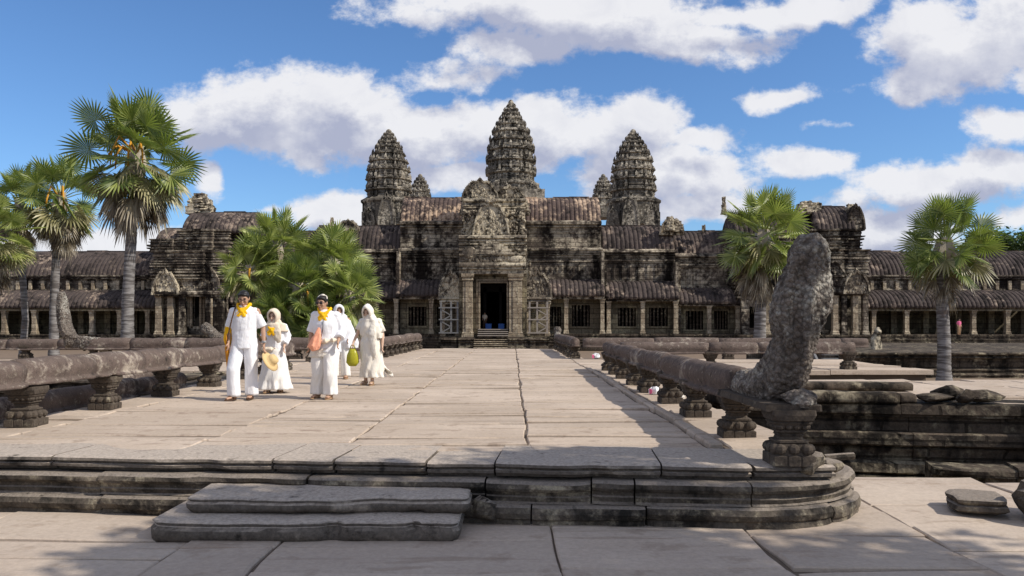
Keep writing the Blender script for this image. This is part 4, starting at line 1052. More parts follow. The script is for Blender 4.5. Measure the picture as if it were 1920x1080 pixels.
for q, mt in ((1438, 'wall_pale'), (1482, 'wall_pale'), (1494, 'wall_pale'), (1530, 'wall_pale'), (1566, 'wall_pale'), (1582, 'wall'), (1603, 'wall_pale'), (1622, 'wall')): column(G, X(q, 77), 77.1, fz(628, 77), fz(546, 77), .26, M[mt])
pediment(G, X(1605, 76.6), 76.5, fz(551, 76.6), 2.4, 2.2, M['carved'], .6, 110, relief=40, name='side_pediment')
pediment(G, X(1548, 77), 76.9, fz(546, 77), 4.4, 3.2, M['wall'], .6, 111, relief=50)
m = MB(); m.extr(mbands(76.9, [(543, .1), (546, .3), (550, .3), (551, .1), (554, .1)], 1), X(1470, 76.9), X(1628, 76.9), 6, .04); m.build('lintel', M['wall'], G)
floor_box(G, X(1385, 76), X(1632, 76), 76.4, 628, 3.2, sd=112)

# ---------------------------------------------------------------- towers
QD = [(1, 0), (1, .34), (.89, .34), (.89, .56), (.75, .56), (.75, .75), (.56, .75), (.56, .89), (.34, .89), (.34, 1)]
def redent(cx, cy, w, z, jit=0):
    pts = []
    for k in range(4):
        c, s_ = [(1, 0), (0, 1), (-1, 0), (0, -1)][k]
        for (a, b) in QD:
            pts.append((cx+w*(a*c-b*s_), cy+w*(a*s_+b*c), z+R(-jit, jit)))
    return pts
def tower(label, cpx, D, tiers, base, sd, group='lotus bud towers'):
    """tiers [(py_bottom, py_top, half width px)] from bottom to top"""
    rr = random.Random(sd); cx = X(cpx, D)
    g = thing('temple_tower', label, 'tower', (cx, D, fz(base[0], D)), group)
    m = MB(); an = m
    for k, (pb, pt, hw) in enumerate(tiers):
        w_ = hw*D/F*.93; z0, z1 = fz(pb, D), fz(pt, D); H = z1-z0
        m.rings([redent(cx, D, w_*q, z0+H*f, .03) for q, f in ((.96, 0), (.98, .05), (.98, .12), (.92, .15), (.92, .34), (.95, .36), (.95, .42), (.92, .44), (.92, .56), (.99, .62), (1.04, .66), (1.04, .74), (.99, .77), (.99, .84), (.94, .86), (.90, 1.0))])
        # figures in niches and antefixes at each corner
        for (a, b) in ((1, 0), (.90, .45), (.78, .66), (.66, .78), (.45, .90)):
            for c, s_ in ((1, 0), (0, 1), (-1, 0), (0, -1)):
                if rr.random() < .12: continue
                ax, ay = a*c-b*s_, a*s_+b*c
                px, py = cx+w_*ax, D+w_*ay; e = w_*.045+.05; hh = H*rr.uniform(.45, .66); zz = z0+H*.82
                q = .8
                an.rings([[(px-e, py-e, zz), (px+e, py-e, zz), (px+e, py+e, zz), (px-e, py+e, zz)], [(px-e*1.1, py-e*1.1, zz+hh*.4), (px+e*1.1, py-e*1.1, zz+hh*.4), (px+e, py+e, zz+hh*.4), (px-e, py+e, zz+hh*.4)], [(px-e*.15-ax*.1, py-.05-ay*.1, zz+hh), (px+e*.15-ax*.1, py-.05-ay*.1, zz+hh), (px+e*.15-ax*.1, py+.05-ay*.1, zz+hh), (px-e*.15-ax*.1, py+.05-ay*.1, zz+hh)]])
                an.ell((cx+w_*.92*ax, D+w_*.92*ay, z0+H*.34), (e*.8, e*.8, H*.2), 6, 5)
    m.build('spire', M['tower'], g)
    pt, hw = tiers[-1][1], tiers[-1][2]; r = hw*D/F*.8; z = fz(pt, D); hh = fz(base[1], D)-z
    m = MB(); m.lathe((cx, D, z-.1), [(r, 0), (r*1.05, hh*.12), (r*.8, hh*.2), (r*.86, hh*.32), (r*.62, hh*.42), (r*.68, hh*.55), (r*.55, hh*.8), (r*.3, hh)], 14)
    m.build('lotus_finial', M['tower'], g)
    # body and projecting gables at the base
    pb, hw = base[2]; w_ = hw*D/F; z1 = fz(tiers[0][0], D); z0 = fz(pb, D)
    m = MB(); m.rings([redent(cx, D, w_*q, z0+(z1-z0)*f) for q, f in ((1, 0), (1, .5), (.97, .52), (.97, .8), (1.03, .86), (1.03, .94), (.92, 1))]); m.build('body', M['tower'], g)
    return g, cx, w_
t1 = [(345, 320, 49), (320, 298, 48.5), (298, 278, 46), (278, 261, 42), (261, 246, 37), (246, 233, 29.5), (233, 223, 23.5), (223, 214, 19), (214, 206, 14.5), (206, 198, 9.5)]
g, cx, w_ = tower('tallest lotus bud tower, in the centre above the gatehouse', 958, 222, t1, (470, 187, (385, 51)), 1)
for (px, ph, wpx, pz, yy, sd) in ((915, 345, 44, 378, 212, 5), (998, 346, 46, 378, 216, 6), (938, 338, 50, 380, 207, 7)):
    pediment(g, fx(px, yy), yy, fz(pz+10, yy), wpx*yy/F, (pz+10-ph)*yy/F, M['tower'], 4, sd, 'gable' and 'gable', relief=40, rim=.6)
m = MB(); m.box(fx(905, 225), fx(1018, 225), 215, 232, fz(470, 222), fz(362, 222), .2); m.build('porch_block', M['tower'], g)
t2 = [(375, 352, 44.5), (352, 333, 43.5), (333, 316, 41.5), (316, 300, 38), (300, 287, 32.5), (287, 276, 26.5), (276, 267, 21), (267, 259, 15.5), (259, 252, 10.5)]
for cpx, lab, sd in ((729, 'front left lotus bud tower, larger of the two left of the gatehouse roof', 2), (1187, 'front right lotus bud tower, larger of the two right of the gatehouse roof', 3)):
    g, cx, w_ = tower(lab, cpx, 190, t2, (440, 242, (425, 48)), sd)
    for (px, ph, wpx, yy, s2) in ((cpx-4, 365, 30, 182, 1), (cpx+36, 385, 26, 184, 2), (cpx-38, 392, 22, 184, 4)):
        pediment(g, fx(px, yy), yy, fz(430, yy), wpx*yy/F, (430-ph)*yy/F, M['tower'], 3, sd*10+s2, 'gable', relief=50, rim=.5)
t3 = [(385, 368, 21), (368, 357, 19), (357, 348, 16), (348, 341, 12.5), (341, 335, 8.5)]
for cpx, lab, sd in ((788, 'small distant tower just right of the front left tower', 12), (1131, 'small distant tower just left of the front right tower', 13)):
    tower(lab, cpx, 249, t3, (440, 326, (410, 23)), sd)

# distant structures behind the galleries
M['leaf_far'] = M['leaf']
def boxes_person(): pass
for px, lab in ((906, 'left blue plastic crate just inside the dark doorway'), (930, 'right blue plastic crate just inside the dark doorway')):
    D_ = 76.9; m = MB(); x_ = fx(px+10, D_); z_ = fz(617, Dp)
    m.box(x_-.28, x_+.28, D_, D_+.4, z_, z_+.5); m.box(x_-.31, x_+.31, D_-.03, D_+.43, z_+.44, z_+.5); 
    for k in range(3): m.box(x_-.24, x_+.24, D_-.02, D_, z_+.08+.12*k, z_+.13+.12*k)
    tag(m.build('crate', M.setdefault('blue', plain('blue_plastic', (.04, .13, .42), .4)), loc=(x_, D_, z_)), lab, 'crate', 'crates in the doorway')
# eroded guardian statue on the right
m = MB(); x_, D_ = fx(1643, 46), 46; z_ = fz(650, D_)
m.tube([(x_, D_, z_-1.0), (x_, D_, z_+.1), (x_-.05, D_, z_+.45), (x_+.02, D_-.05, z_+.75), (x_+.05, D_-.1, z_+.95), (x_+.05, D_-.1, z_+1.12)], [.35, .32, .27, .22, .2, .1], 10)
m.tube([(x_-.25, D_-.3, z_-.3), (x_-.2, D_-.25, z_+.1), (x_-.12, D_-.1, z_+.5)], [.1, .11, .12], 8); m.ell((x_+.02, D_-.3, z_+.85), (.14, .16, .12))
o = m.build('guardian_statue', M['carved'], None, loc=(x_, D_, z_-1.0)); remesh(o, .04, .1, .3); tag(o, 'eroded pale seated lion statue on the terrace right of the naga head', 'statue')
# courtyard walls low line in front of facades
# ================================================================== PALMS AND TREES
def fan(m, root, az, el, Lp, Rb, rr, span=125, nseg=26, droop=.12, fold=.06, pm=None, tw=0.0):
    """one fan leaf: petiole from root then a radiating, split, folded blade"""
    d = Vector((cos(el)*cos(az), cos(el)*sin(az), sin(el)))
    side = Vector((-sin(az), cos(az), 0)); up = side.cross(d)*-1.0
    if up.z < 0: up = -up
    if tw:
        q = Matrix.Rotation(tw, 3, d); side = q @ side; up = q @ up
    root = Vector(root); tip = root+d*Lp+Vector((0, 0, -droop*Lp*.6))
    mid = root+d*Lp*.5+Vector((0, 0, .02))
    if pm is not None: pm.tube([root, mid, tip], [.035, .025, .018], 4)
    d2 = (d+Vector((0, 0, -droop*1.2))).normalized(); up2 = (up-d2*up.dot(d2)).normalized(); sd2 = d2.cross(up2)
    vs, fs = [], []
    for i in range(nseg):
        a = radians(-span+2*span*(i+.5)/nseg); w = radians(span*2/nseg)*.46
        L = Rb*(1-.25*abs(a/radians(span))**2)*rr.uniform(.88, 1.08)
        def pt(ang, r, lift):
            dr = d2*cos(ang)+sd2*sin(ang); cup = .10*Rb*(r/Rb)**2*abs(sin(ang))
            g = droop*(r/Rb)**2.4*Rb*(.75+.5*abs(sin(ang)))*rr.uniform(.8, 1.2)
            return tip+dr*r+up2*(lift+cup)+Vector((0, 0, -g))
        r1 = L*.5; b = len(vs)
        vs += [tip, pt(a-w, r1, 0), pt(a, r1, fold*r1), pt(a+w, r1, 0), pt(a-w*.42, L*.78, 0), pt(a+w*.42, L*.78, 0), pt(a, L, -.01)]
        fs += [(b, b+1, b+2), (b, b+2, b+3), (b+1, b+4, b+2), (b+2, b+5, b+3), (b+2, b+4, b+6, b+5)]
    m.add(vs, fs)
def palm(name, label, D, trunk, crown, cr, ng, nd, tr, seed, group='sugar palms', mat='frond', stalks=0, lo=-35, nseg=28, bl=.46, dr=1.0):
    """trunk [(px,py)] from base to crown; crown (px,py) centre, cr crown radius in m"""
    rr = random.Random(seed)
    tp_ = [(fx(px, D), D, fz(py, D)) for px, py in trunk]
    g = thing(name, label, 'palm tree', (tp_[0][0], D, max(GR, tp_[0][2])), group)
    tp_ = [Vector(p) for p in tp_]; pts = []
    for i in range(61):
        f = i/60*(len(tp_)-1); k = min(int(f), len(tp_)-2); pts.append(tp_[k].lerp(tp_[k+1], f-k))
    m = MB(); m.tube(pts, [tr*(1.22-.32*i/60 if i > 5 else 1.45-.045*i)*(1+.045*(i % 2)+rr.uniform(-.03, .03)) for i in range(61)], 12); m.build('trunk', M['bark'], g, True)
    c = Vector((fx(crown[0], D), D, fz(crown[1], D))); top = pts[-1]
    gm, pm_, dm, om = MB(), MB(), MB(), MB()
    ga = pi*(3-sqrt(5))
    for i in range(ng):
        f = (i+.5)/ng; el = radians(82+(lo-82)*f**1.0+rr.uniform(-9, 9)); az = i*ga+rr.uniform(-.3, .3)
        fan(gm, c+Vector((cos(az)*tr*.5, sin(az)*tr*.5, -.25*f*cr)), az, el, cr*rr.uniform(.40, .72), cr*bl*.94*rr.uniform(.9, 1.12), rr, rr.uniform(130, 165), nseg, .03+.10*f, .08, pm_, rr.uniform(-1.15, 1.15))
    for i in range(nd):
        f = rr.random(); 
        if i < nd*.38:
            az = i*ga; fan(om, c+Vector((0, 0, -cr*.2)), az, radians(rr.uniform(-48, -8)), cr*rr.uniform(.4, .58), cr*.44*rr.uniform(.8, 1.1), rr, rr.uniform(80, 130), 18, .32, .09, pm_, rr.uniform(-1, 1)); continue
        el = radians(-30-50*f+rr.uniform(-10, 10)); az = i*ga+rr.uniform(-.4, .4)
        fan(dm, c+Vector((0, 0, -cr*(.28+.30*f))), az, el, cr*rr.uniform(.3, .5), cr*.42*rr.uniform(.8, 1.1), rr, rr.uniform(30, 85), 14, .5*dr, .14, pm_, rr.uniform(-1, 1))
    if ng: gm.build('crown', M[mat], g)
    pm_.build('leaf_stalks', M['frond2'], g)
    if nd: dm.build('dead_leaves', M['dead'], g); om.build('yellowing_leaves', M['olive'], g)
    # fibrous neck below the crown
    m = MB(); m.tube([c+Vector((0, 0, -cr*.62)), c+Vector((0, 0, -cr*.3)), c+Vector((0, 0, .05))], [tr*1.1, tr*1.9, tr*1.1], 10, wob=lambda i, th: 1+.2*cos(th*5)); m.build('crown_base', M['dead'], g)
    for i in range(stalks):
        a = rr.uniform(-2.6, -.5); q = c+Vector((0, 0, -.35)); m = MB()
        L = cr*rr.uniform(.3, .5); e = rr.uniform(.1, .3)*cr
        m.tube([q, q+Vector((cos(a)*L*.7, sin(a)*L*.7, e)), q+Vector((cos(a)*L, sin(a)*L, -.1)), q+Vector((cos(a)*L*1.05, sin(a)*L*1.05, -rr.uniform(.4, .8)))], [.04, .055, .05, .025], 8); m.build('flower_stalk', M['stalk'], g, True)
    return g
palm('sugar_palm', 'tallest sugar palm, with orange flower stalks and a thick grey trunk', 36, [(239, 650), (240, 560), (243, 500), (249, 400), (254, 310)], (256, 276), 2.8, 40, 60, .22, 11, stalks=5, lo=-38)
palm('sugar_palm', 'middle sugar palm of the left row, trunk rising behind the small naga head', 44, [(101, 668), (102, 560), (106, 470), (112, 380)], (114, 362), 2.35, 30, 40, .2, 12, lo=-40, stalks=2)
palm('sugar_palm', 'thin curved sugar palm left of the middle one', 45, [(42, 672), (48, 600), (43, 520), (44, 440), (40, 380)], (38, 372), 2.1, 26, 32, .15, 13, lo=-40)
palm('sugar_palm', 'palm crown cut off by the left edge of the photo', 40, [(-36, 690), (-30, 560), (-18, 440)], (-14, 430), 2.2, 30, 26, .18, 14, mat='frond2', lo=-45)
palm('sugar_palm', 'sugar palm directly behind the naga head, with drooping dry leaves', 38, [(1424, 650), (1426, 560), (1428, 450)], (1430, 432), 2.35, 46, 44, .24, 15, mat='frond2', lo=-50)
palm('sugar_palm', 'slim palm standing alone in front of the right gallery', 36, [(1770, 716), (1770, 640), (1766, 560), (1768, 470)], (1772, 448), 2.2, 38, 22, .24, 16, lo=-42, dr=.7)
# bushy group of young palms left of the gatehouse
for i, (px, py, r, ng, nd, D_, mt, lab) in enumerate([
  (520, 455, 1.75, 26, 8, 39, 'frond2', 'uppermost left palm of the bushy group, its leaves against the sky'),
  (628, 482, 1.75, 28, 10, 39, 'frond2', 'upper right palm of the bushy group beside the gatehouse gallery'),
  (470, 498, 1.5, 22, 14, 38, 'frond2', 'left palm of the bushy group, reaching over the man in white'),
  (655, 545, 1.6, 26, 40, 37.5, 'frond2', 'right palm of the bushy group with grey dead leaves hanging below'),
  (560, 532, 1.55, 28, 6, 37, 'frond', 'central palm of the bushy group above the headscarf woman'),
  (520, 585, 1.3, 22, 14, 36.5, 'frond', 'low dark palm of the bushy group between the man and the headscarf woman'),
  (590, 600, 1.25, 20, 14, 36.6, 'frond', 'lowest palm of the bushy group behind the woman in sunglasses'),
  ]):
    ng += 8
    palm('young_palm', lab, D_, [(px+R(-6, 6), 660), (px, 600 if py < 560 else 640), (px, py+8)], (px, py), r, ng, nd, .15, 40+i, 'bushy young palms left of the gatehouse', mt, lo=-55, nseg=26, bl=.55, stalks=1 if i in (2, 4) else 0)

def leaf_tree(name, label, x, y, z0, H, cr, n, seed, leaf=.2, group=None, clumps=26, ratio=.8, cz=None, trunk_r=.3, lo=.1):
    rr = random.Random(seed); g = thing(name, label, 'tree', (x, y, z0), group)
    c = Vector((x, y, z0+H if cz is None else cz)); m = MB()
    tips = []
    m.tube([(x, y, z0), (x+.1, y, z0+(c.z-z0)*.4), (x, y+.1, c.z-cr*.3), (x, y, c.z+cr*.3)], [trunk_r, trunk_r*.8, trunk_r*.6, trunk_r*.2], 10)
    for i in range(clumps):
        v = Vector((rr.gauss(0, 1), rr.gauss(0, 1), rr.gauss(0, 1))).normalized()*rr.uniform(.45, 1)
        q = c+Vector((v.x*cr, v.y*cr, v.z*cr*ratio)); tips.append((q, cr*rr.uniform(.16, .34)))
        b = Vector((x, y, c.z-cr*rr.uniform(.1, .5))); m.tube([b, b.lerp(q, .5)+Vector((0, 0, .1*cr)), q], [trunk_r*.35, trunk_r*.2, trunk_r*.05], 6)
    m.build('trunk', M['bark'], g, True)
    lm = MB()
    for i in range(n):
        q, r = tips[rr.randrange(len(tips))]; v = Vector((rr.gauss(0, .5), rr.gauss(0, .5), rr.gauss(0, .42)))*r
        p = q+v; s_ = leaf*rr.uniform(.6, 1.3); a = Vector((rr.gauss(0, 1), rr.gauss(0, 1), rr.gauss(0, .6))).normalized(); b = a.cross(Vector((rr.gauss(0, 1), rr.gauss(0, 1), rr.gauss(0, 1)))).normalized()
        lm.add([p-a*s_, p+b*s_*.42, p+a*s_, p-b*s_*.42], [(0, 1, 2, 3)])
    lm.build('crown', M['leaf'], g)
    return g
for i, (px, py, cr_, lab) in enumerate([(1905, 478, 5.5, 'green tree top above the right gallery roof at the right edge'), (1848, 470, 3.6, 'small green tree top above the right gallery roof, left of the larger one'), (1975, 470, 5.5, 'green tree partly beyond the right edge behind the gallery')]):
    leaf_tree('broadleaf_tree', lab, fx(px, 118), 118, GR, 0, cr_, 5200, 60+i, .34, 'trees behind the right gallery', 34, .75, fz(py, 118), .5)
for i, (px, py, lab) in enumerate([(560, 478, 'dark tree top glimpsed over the left gallery roof behind the bushy palms')]): pass
# shade trees beside the viewer: they stand right of the frame and dapple the foreground
leaf_tree('shade_tree', 'broad shade tree beside the pavement throwing dappled shade on the entrance steps', 9.9, 2.35, -.5, 0, 2.3, 7000, 71, .14, 'shade trees over the entrance', 46, .62, 7.4, .28)
leaf_tree('shade_tree', 'second shade tree close beside the viewer shading the plinth and pavement', 7.7, 2.45, -.5, 0, 2.05, 5200, 72, .14, 'shade trees over the entrance', 50, .5, 7.6, .26)
# ================================================================== PEOPLE
def cloth(name, col, var=.05, fold=.5, sc=9, trans=None, rough=.9):
    m = bpy.data.materials.new(name); t = NT(m); P = t.pos()
    n = t.noise(t.scl(P, (1, 1, .3)), sc, 4, .55, .9); f = t.noise(P, 40, 3, .6)
    c = t.mix(n, tuple(x*(1-var) for x in col), tuple(min(1, x*(1+var)) for x in col))
    t.out(c, rough, t.math('ADD', n, t.math('MULTIPLY', f, .05)), .7, .026, .15, trans)
    return m
M['skin'] = plain('brown_skin', (.44, .265, .175), .55, .12, 30, 0, .3)
M['skin2'] = plain('light_skin', (.58, .39, .28), .55, .1, 30, 0, .3)
M['hair'] = plain('black_hair', (.012, .010, .009), .45, .3, 60, .004, .4)
M['white'] = cloth('white_cotton', (.80, .80, .82)); M['whitewarm'] = cloth('warm_white_cotton', (.80, .775, .73))
M['cream'] = cloth('cream_cotton', (.70, .60, .47)); M['ivory'] = cloth('ivory_gauze', (.76, .71, .62))
M['yellow'] = cloth('yellow_scarf', (.85, .47, .015), .12); M['orange'] = cloth('orange_cloth', (.62, .26, .03), .15)
M['peach'] = cloth('peach_bag', (.85, .38, .24), .15); M['leather'] = plain('brown_leather', (.09, .05, .03), .6, .2)
M['tan'] = plain('tan_leather', (.40, .26, .15), .6, .2); M['straw'] = plain('straw', (.62, .45, .22), .85, .25, 60, .003)
M['dkglass'] = plain('dark_lens', (.02, .015, .02), .15, .1, 5, 0, .6); M['lip'] = plain('lip', (.30, .10, .08), .5); M['eye'] = plain('eye', (.03, .02, .02), .3)
M['ygreen'] = plain('yellow_green_plastic', (.50, .47, .03), .3, .25, 14, .01, .5, ((.6, .6, .05), .3)); M['brown'] = plain('brown_coconut', (.13, .08, .035), .8, .3)
M['pink'] = cloth('pink_shirt', (.75, .16, .3)); M['metal'] = plain('watch_metal', (.3, .3, .3), .3)
def V(*a): return Vector(a)
def limb(m, a, b, r0, r1, n=10, mid=None):
    a, b = Vector(a), Vector(b); d = (b-a)
    m.tube([a-d.normalized()*r0*.4, a, a.lerp(b, .35), a.lerp(b, .7), b, b+d.normalized()*r1*.4], [r0*.6, r0, (r0*.98 if mid is None else mid), (r0+r1)/2*.98, r1, r1*.6], n)
def hand(m, w, d, side, curl=.5, palm_n=None, s=1.0):
    """hand at wrist w pointing along d; side=+1/-1 places the thumb; five separate fingers"""
    w = Vector(w); d = Vector(d).normalized(); fwd = V(0, -1, 0) if palm_n is None else Vector(palm_n)
    sd_ = (d.cross(fwd)).normalized(); nn = sd_.cross(d).normalized()   # sd_: across fingers; nn: direction fingers curl to
    pw = w+d*.085*s
    # palm: flattened block (thin in sideways view)
    rs = []
    for t, hw, th in ((-.01, .026, .020), (.02, .032, .018), (.055, .040, .016), (.088, .041, .013)):
        c = w+d*t*s; rs.append([c+nn*cos(a)*hw*s+sd_*sin(a)*th*s for a in [2*pi*i/10 for i in range(10)]])
    m.rings(rs)
    for i, (o_, L) in enumerate(((.030, .062), (.0105, .072), (-.0095, .067), (-.029, .052))):
        b0 = w+d*.084*s+nn*o_*s; cu = sd_*side
        a1 = curl*.5; a2 = curl*1.4+.06*i
        p1 = b0+(d*cos(a1)+cu*sin(a1))*L*.45*s; p2 = p1+(d*cos(a2)+cu*sin(a2))*L*.33*s; a3 = a2+curl*.7; p3 = p2+(d*cos(a3)+cu*sin(a3))*L*.28*s
        m.tube([b0-d*.012, b0, p1, p2, p3], [.0095*s, .0098*s, .0092*s, .0085*s, .007*s], 7)
    t0 = w+d*.03*s+nn*.030*s; t1 = t0+(d*.55+nn*.7+sd_*side*.35).normalized()*.036*s; t2 = t1+(d*.85+nn*.2+sd_*side*.4).normalized()*.03*s
    m.tube([t0-nn*.012, t0, t1, t2], [.013*s, .013*s, .011*s, .009*s], 7)
def foot(m, ankle, fd, s=1.0, toe=0.0):
    a = Vector(ankle); f = Vector(fd).normalized(); z = -.065*s
    m.tube([a+V(0, 0, .03), a+V(0, 0, -.02)+f*-.01, a+f*.03+V(0, 0, z+.035), a+f*.10*s+V(0, 0, z+.022), a+f*.165*s+V(0, 0, z+.014)], [.036, .038, .036*s, .042*s, .03*s], 10, [.036, .042, .034*s, .024*s, .014*s], up=f.cross(V(0, 0, 1)))
    m.ell(a-f*.035*s+V(0, 0, z+.028), (.032, .036, .03))
    sd_ = f.cross(V(0, 0, 1))
    for i in range(5):
        q = a+f*(.175-.012*i)*s+sd_*(-.028+.014*i)*s+V(0, 0, z+.012); m.ell(q, (.010, .013, .010), 6, 5)
def head(m, c, yaw, pitch, s=1.0):
    """head centre c; face looks to -Y turned by yaw, nodded by pitch; returns transform"""
    Rm = Matrix.Rotation(yaw, 3, 'Z') @ Matrix.Rotation(pitch, 3, 'X')
    c = Vector(c); T = lambda p: c+Rm @ (Vector(p)*s)
    m.ell(c, (.074*s, .092*s, .098*s), 16, 12, Rm)
    m.ell(T((0, -.022, -.05)), (.056*s, .062*s, .066*s), 14, 10, Rm)      # jaw
    m.ell(T((0, -.070, -.098)), (.024*s, .02*s, .018*s), 10, 8, Rm)       # chin
    m.tube([T((0, -.088, .022)), T((0, -.102, -.006)), T((0, -.113, -.026)), T((0, -.098, -.034))], [.008*s, .011*s, .016*s, .012*s], 8)
    for q in (-1, 1):
        m.ell(T((q*.033, -.080, .030)), (.026*s, .012*s, .008*s), 8, 6, Rm)   # brow
        m.ell(T((q*.040, -.066, -.028)), (.022*s, .020*s, .022*s), 8, 6, Rm)  # cheek
        m.ell(T((q*.078, .006, -.008)), (.010*s, .02*s, .032*s), 8, 6, Rm)    # ear
    m.ell(T((0, -.090, -.062)), (.024*s, .012*s, .010*s), 8, 6, Rm)
    return T, Rm
def face_bits(root, T, Rm, s=1.0, glasses=None):
    for q in (-1, 1):
        m = MB(); m.ell(T((q*.032, -.086, .008)), (.015*s, .008*s, .006*s), 8, 6, Rm); m.build('eye', M['eye'], root)
        m = MB(); m.tube([T((q*.015, -.095, .032)), T((q*.034, -.094, .038)), T((q*.052, -.082, .032))], .004*s, 6); m.build('eyebrow', M['hair'], root)
    m = MB(); m.ell(T((0, -.102, -.063)), (.022*s, .006*s, .007*s), 8, 6, Rm); m.build('mouth', M['lip'], root)
    if glasses:
        m = MB()
        for q in (-1, 1):
            m.ell(T((q*.034, -.104, .006)), (.027*s, .006*s, .021*s), 12, 8, Rm); m.tube([T((q*.058, -.100, .012)), T((q*.078, -.05, .012)), T((q*.080, .01, .005))], .003, 6)
        m.tube([T((-.012, -.108, .012)), T((.012, -.108, .012))], .003, 6); m.build('sunglasses' if glasses == 'dark' else 'spectacles', M['dkglass'], root)
def body(root, sk, pose, s=1.0, mat='skin', hs=1.0, curlL=.5, curlR=.5, vox=.0075, bare=True):
    """pose: hips, chest, neck, head (c,yaw,pitch), shoulders/elbows/wrists LR, hipLR knees ankles footdirs; one remeshed surface"""
    p = pose; m = MB()
    hp, ch, nk = Vector(p['hip']), Vector(p['chest']), Vector(p['neck'])
    m.tube([hp+V(0, 0, -.08*s), hp, hp.lerp(ch, .5), ch, ch.lerp(nk, .6), nk], [.12*s, .155*s, .13*s, .155*s, .13*s, .055*s], 14, [.09*s, .115*s, .095*s, .11*s, .08*s, .05*s], up=(1, 0, 0))
    hc = Vector(p['head'][0]); m.tube([nk-V(0, 0, .05), nk, hc+V(0, .015, -.03)], [.06*s, .052*s, .05*s], 12)
    T, Rm = head(m, hc, p['head'][1], p['head'][2], hs)
    for k, sg in (('L', -1), ('R', 1)):
        sh, el, wr = [Vector(q) for q in p['arm'+k][:3]]
        m.ell(sh+V(0, 0, -.015), (.046*s, .05*s, .045*s), 10, 8); limb(m, sh, el, .047*s, .036*s, mid=.046*s); limb(m, el, wr, .037*s, .024*s, mid=.036*s)
        hd = p['arm'+k][3] if len(p['arm'+k]) > 3 else (wr-el)
        hand(m, wr, hd, -sg, curlL if k == 'L' else curlR, None, hs*.95)
        h_, kn, an = [Vector(q) for q in p['leg'+k][:3]]
        limb(m, h_, kn, .085*s, .055*s, mid=.08*s); limb(m, kn, an, .054*s, .036*s, mid=.056*s)
        foot(m, an, p['leg'+k][3], s)
    o = m.build('body', M[mat], root); remesh(o, vox, smooth=1)
    return T, Rm
def loft(name, root, secs, mat, n=40, cap=False, thick=.006, seed=0, sub=6):
    """cloth shell: secs [(cx,cy,cz, rx, ry, foldamp, nfold)] interpolated smoothly"""
    rr = random.Random(seed); ph = [rr.uniform(0, 6) for _ in range(4)]; rs = []
    L = len(secs)
    for i in range(L-1):
        a, b = secs[i], secs[i+1]
        for k in range(sub):
            f = k/sub; q = [a[j]+(b[j]-a[j])*(f*f*(3-2*f) if j in (3, 4) else f) for j in range(7)]; rs.append(q)
    rs.append(list(secs[-1])); out = []
    for q in rs:
        r = []
        for i in range(n):
            t = 2*pi*i/n; w_ = 1+q[5]*(sin(t*q[6]+ph[0]+q[2]*1.5)+.6*sin(t*(q[6]*1.7)//1*1.0+ph[1]+q[2]*5)+.5*sin(t*3+ph[2]+q[2]*9))+.02*nz(cos(t)*2+seed, sin(t)*2, q[2]*9)
            r.append((q[0]+q[3]*w_*cos(t), q[1]+q[4]*w_*sin(t), q[2]))
        out.append(r)
    m = MB(); m.rings(out, cap=cap); o = m.build(name, M[mat], root, True)
    if thick:
        md = o.modifiers.new('t', 'SOLIDIFY'); md.thickness = thick; md.offset = 0
    return o
def garment(name, root, parts, mat, vox=.012, disp=.014, ds=.11, smooth=3, arms=None):
    m = MB()
    for p in parts: p(m)
    for v in (arms or []): m.ell(Vector(v)+V(0, 0, -.014), (.068, .076, .062), 12, 8)
    o = m.build(name, M[mat], root); remesh(o, vox, disp, ds, smooth, disp*.5, ds*.35); return o
def sleeve(a, b, r0, r1): return lambda m: m.tube([a, Vector(a).lerp(Vector(b), .5), b], [r0, (r0+r1)/2*.98, r1], 14)
def torso(secs): return lambda m: m.rings([[(c[0]+rx*cos(2*pi*i/20), c[1]+ry*sin(2*pi*i/20), c[2]) for i in range(20)] for (c, rx, ry) in secs])
def kerchief(root, c, rx, ry, mat='yellow', knot=True, seed=0, h=.05):
    """rolled scarf round the neck with a knot and two points"""
    m = MB(); cx, cy, cz = c; pts = []
    N = 24
    rs = []
    for i in range(N):
        t = 2*pi*i/N; front = max(0, -sin(t)); z = cz+.035*(1-front)-.055*front**2
        cc = V(cx+rx*cos(t), cy+ry*sin(t), z); o_ = V(cos(t), sin(t), 0)
        rs.append([cc+o_*(.022+.006*sin(5*t))*cos(a)+V(0, 0, 1)*(h*(.8+.3*front)*sin(a)) for a in [2*pi*k/8 for k in range(8)]])
    rs.append(rs[0]); m.rings(rs, cap=False)
    k = V(cx, cy-ry-.012, cz-.075)
    m.ell(k, (.035, .03, .032), 10, 8)
    m.rings([[k+V(-.03, -.01, .04), k+V(-.05, .02, .06), k+V(.05, .02, .06), k+V(.03, -.01, .04)], [k+V(-.10, -.0, -.04), k+V(-.06, .03, 0), k+V(.06, .03, 0), k+V(.09, 0, -.035)], [k+V(-.06, -.01, -.06), k+V(-.04, .02, -.05), k+V(.03, .02, -.05), k+V(.06, -.01, -.075)]])
    m.rings([[k+V(-.02, -.02, .0), k+V(-.02, .01, .0), k+V(.02, .01, .0), k+V(.02, -.02, 0)], [k+V(.015, -.02, -.09), k+V(.02, .01, -.09), k+V(.075, .01, -.075), k+V(.07, -.02, -.08)]])
    m.rings([[k+V(-.02, -.02, .0), k+V(-.02, .01, .0), k+V(.02, .01, .0), k+V(.02, -.02, 0)], [k+V(-.085, -.02, -.07), k+V(-.08, .01, -.07), k+V(-.03, .01, -.09), k+V(-.035, -.02, -.09)]])
    o = m.build('neckerchief', M[mat], root); remesh(o, .007, .006, .05, 1); return o
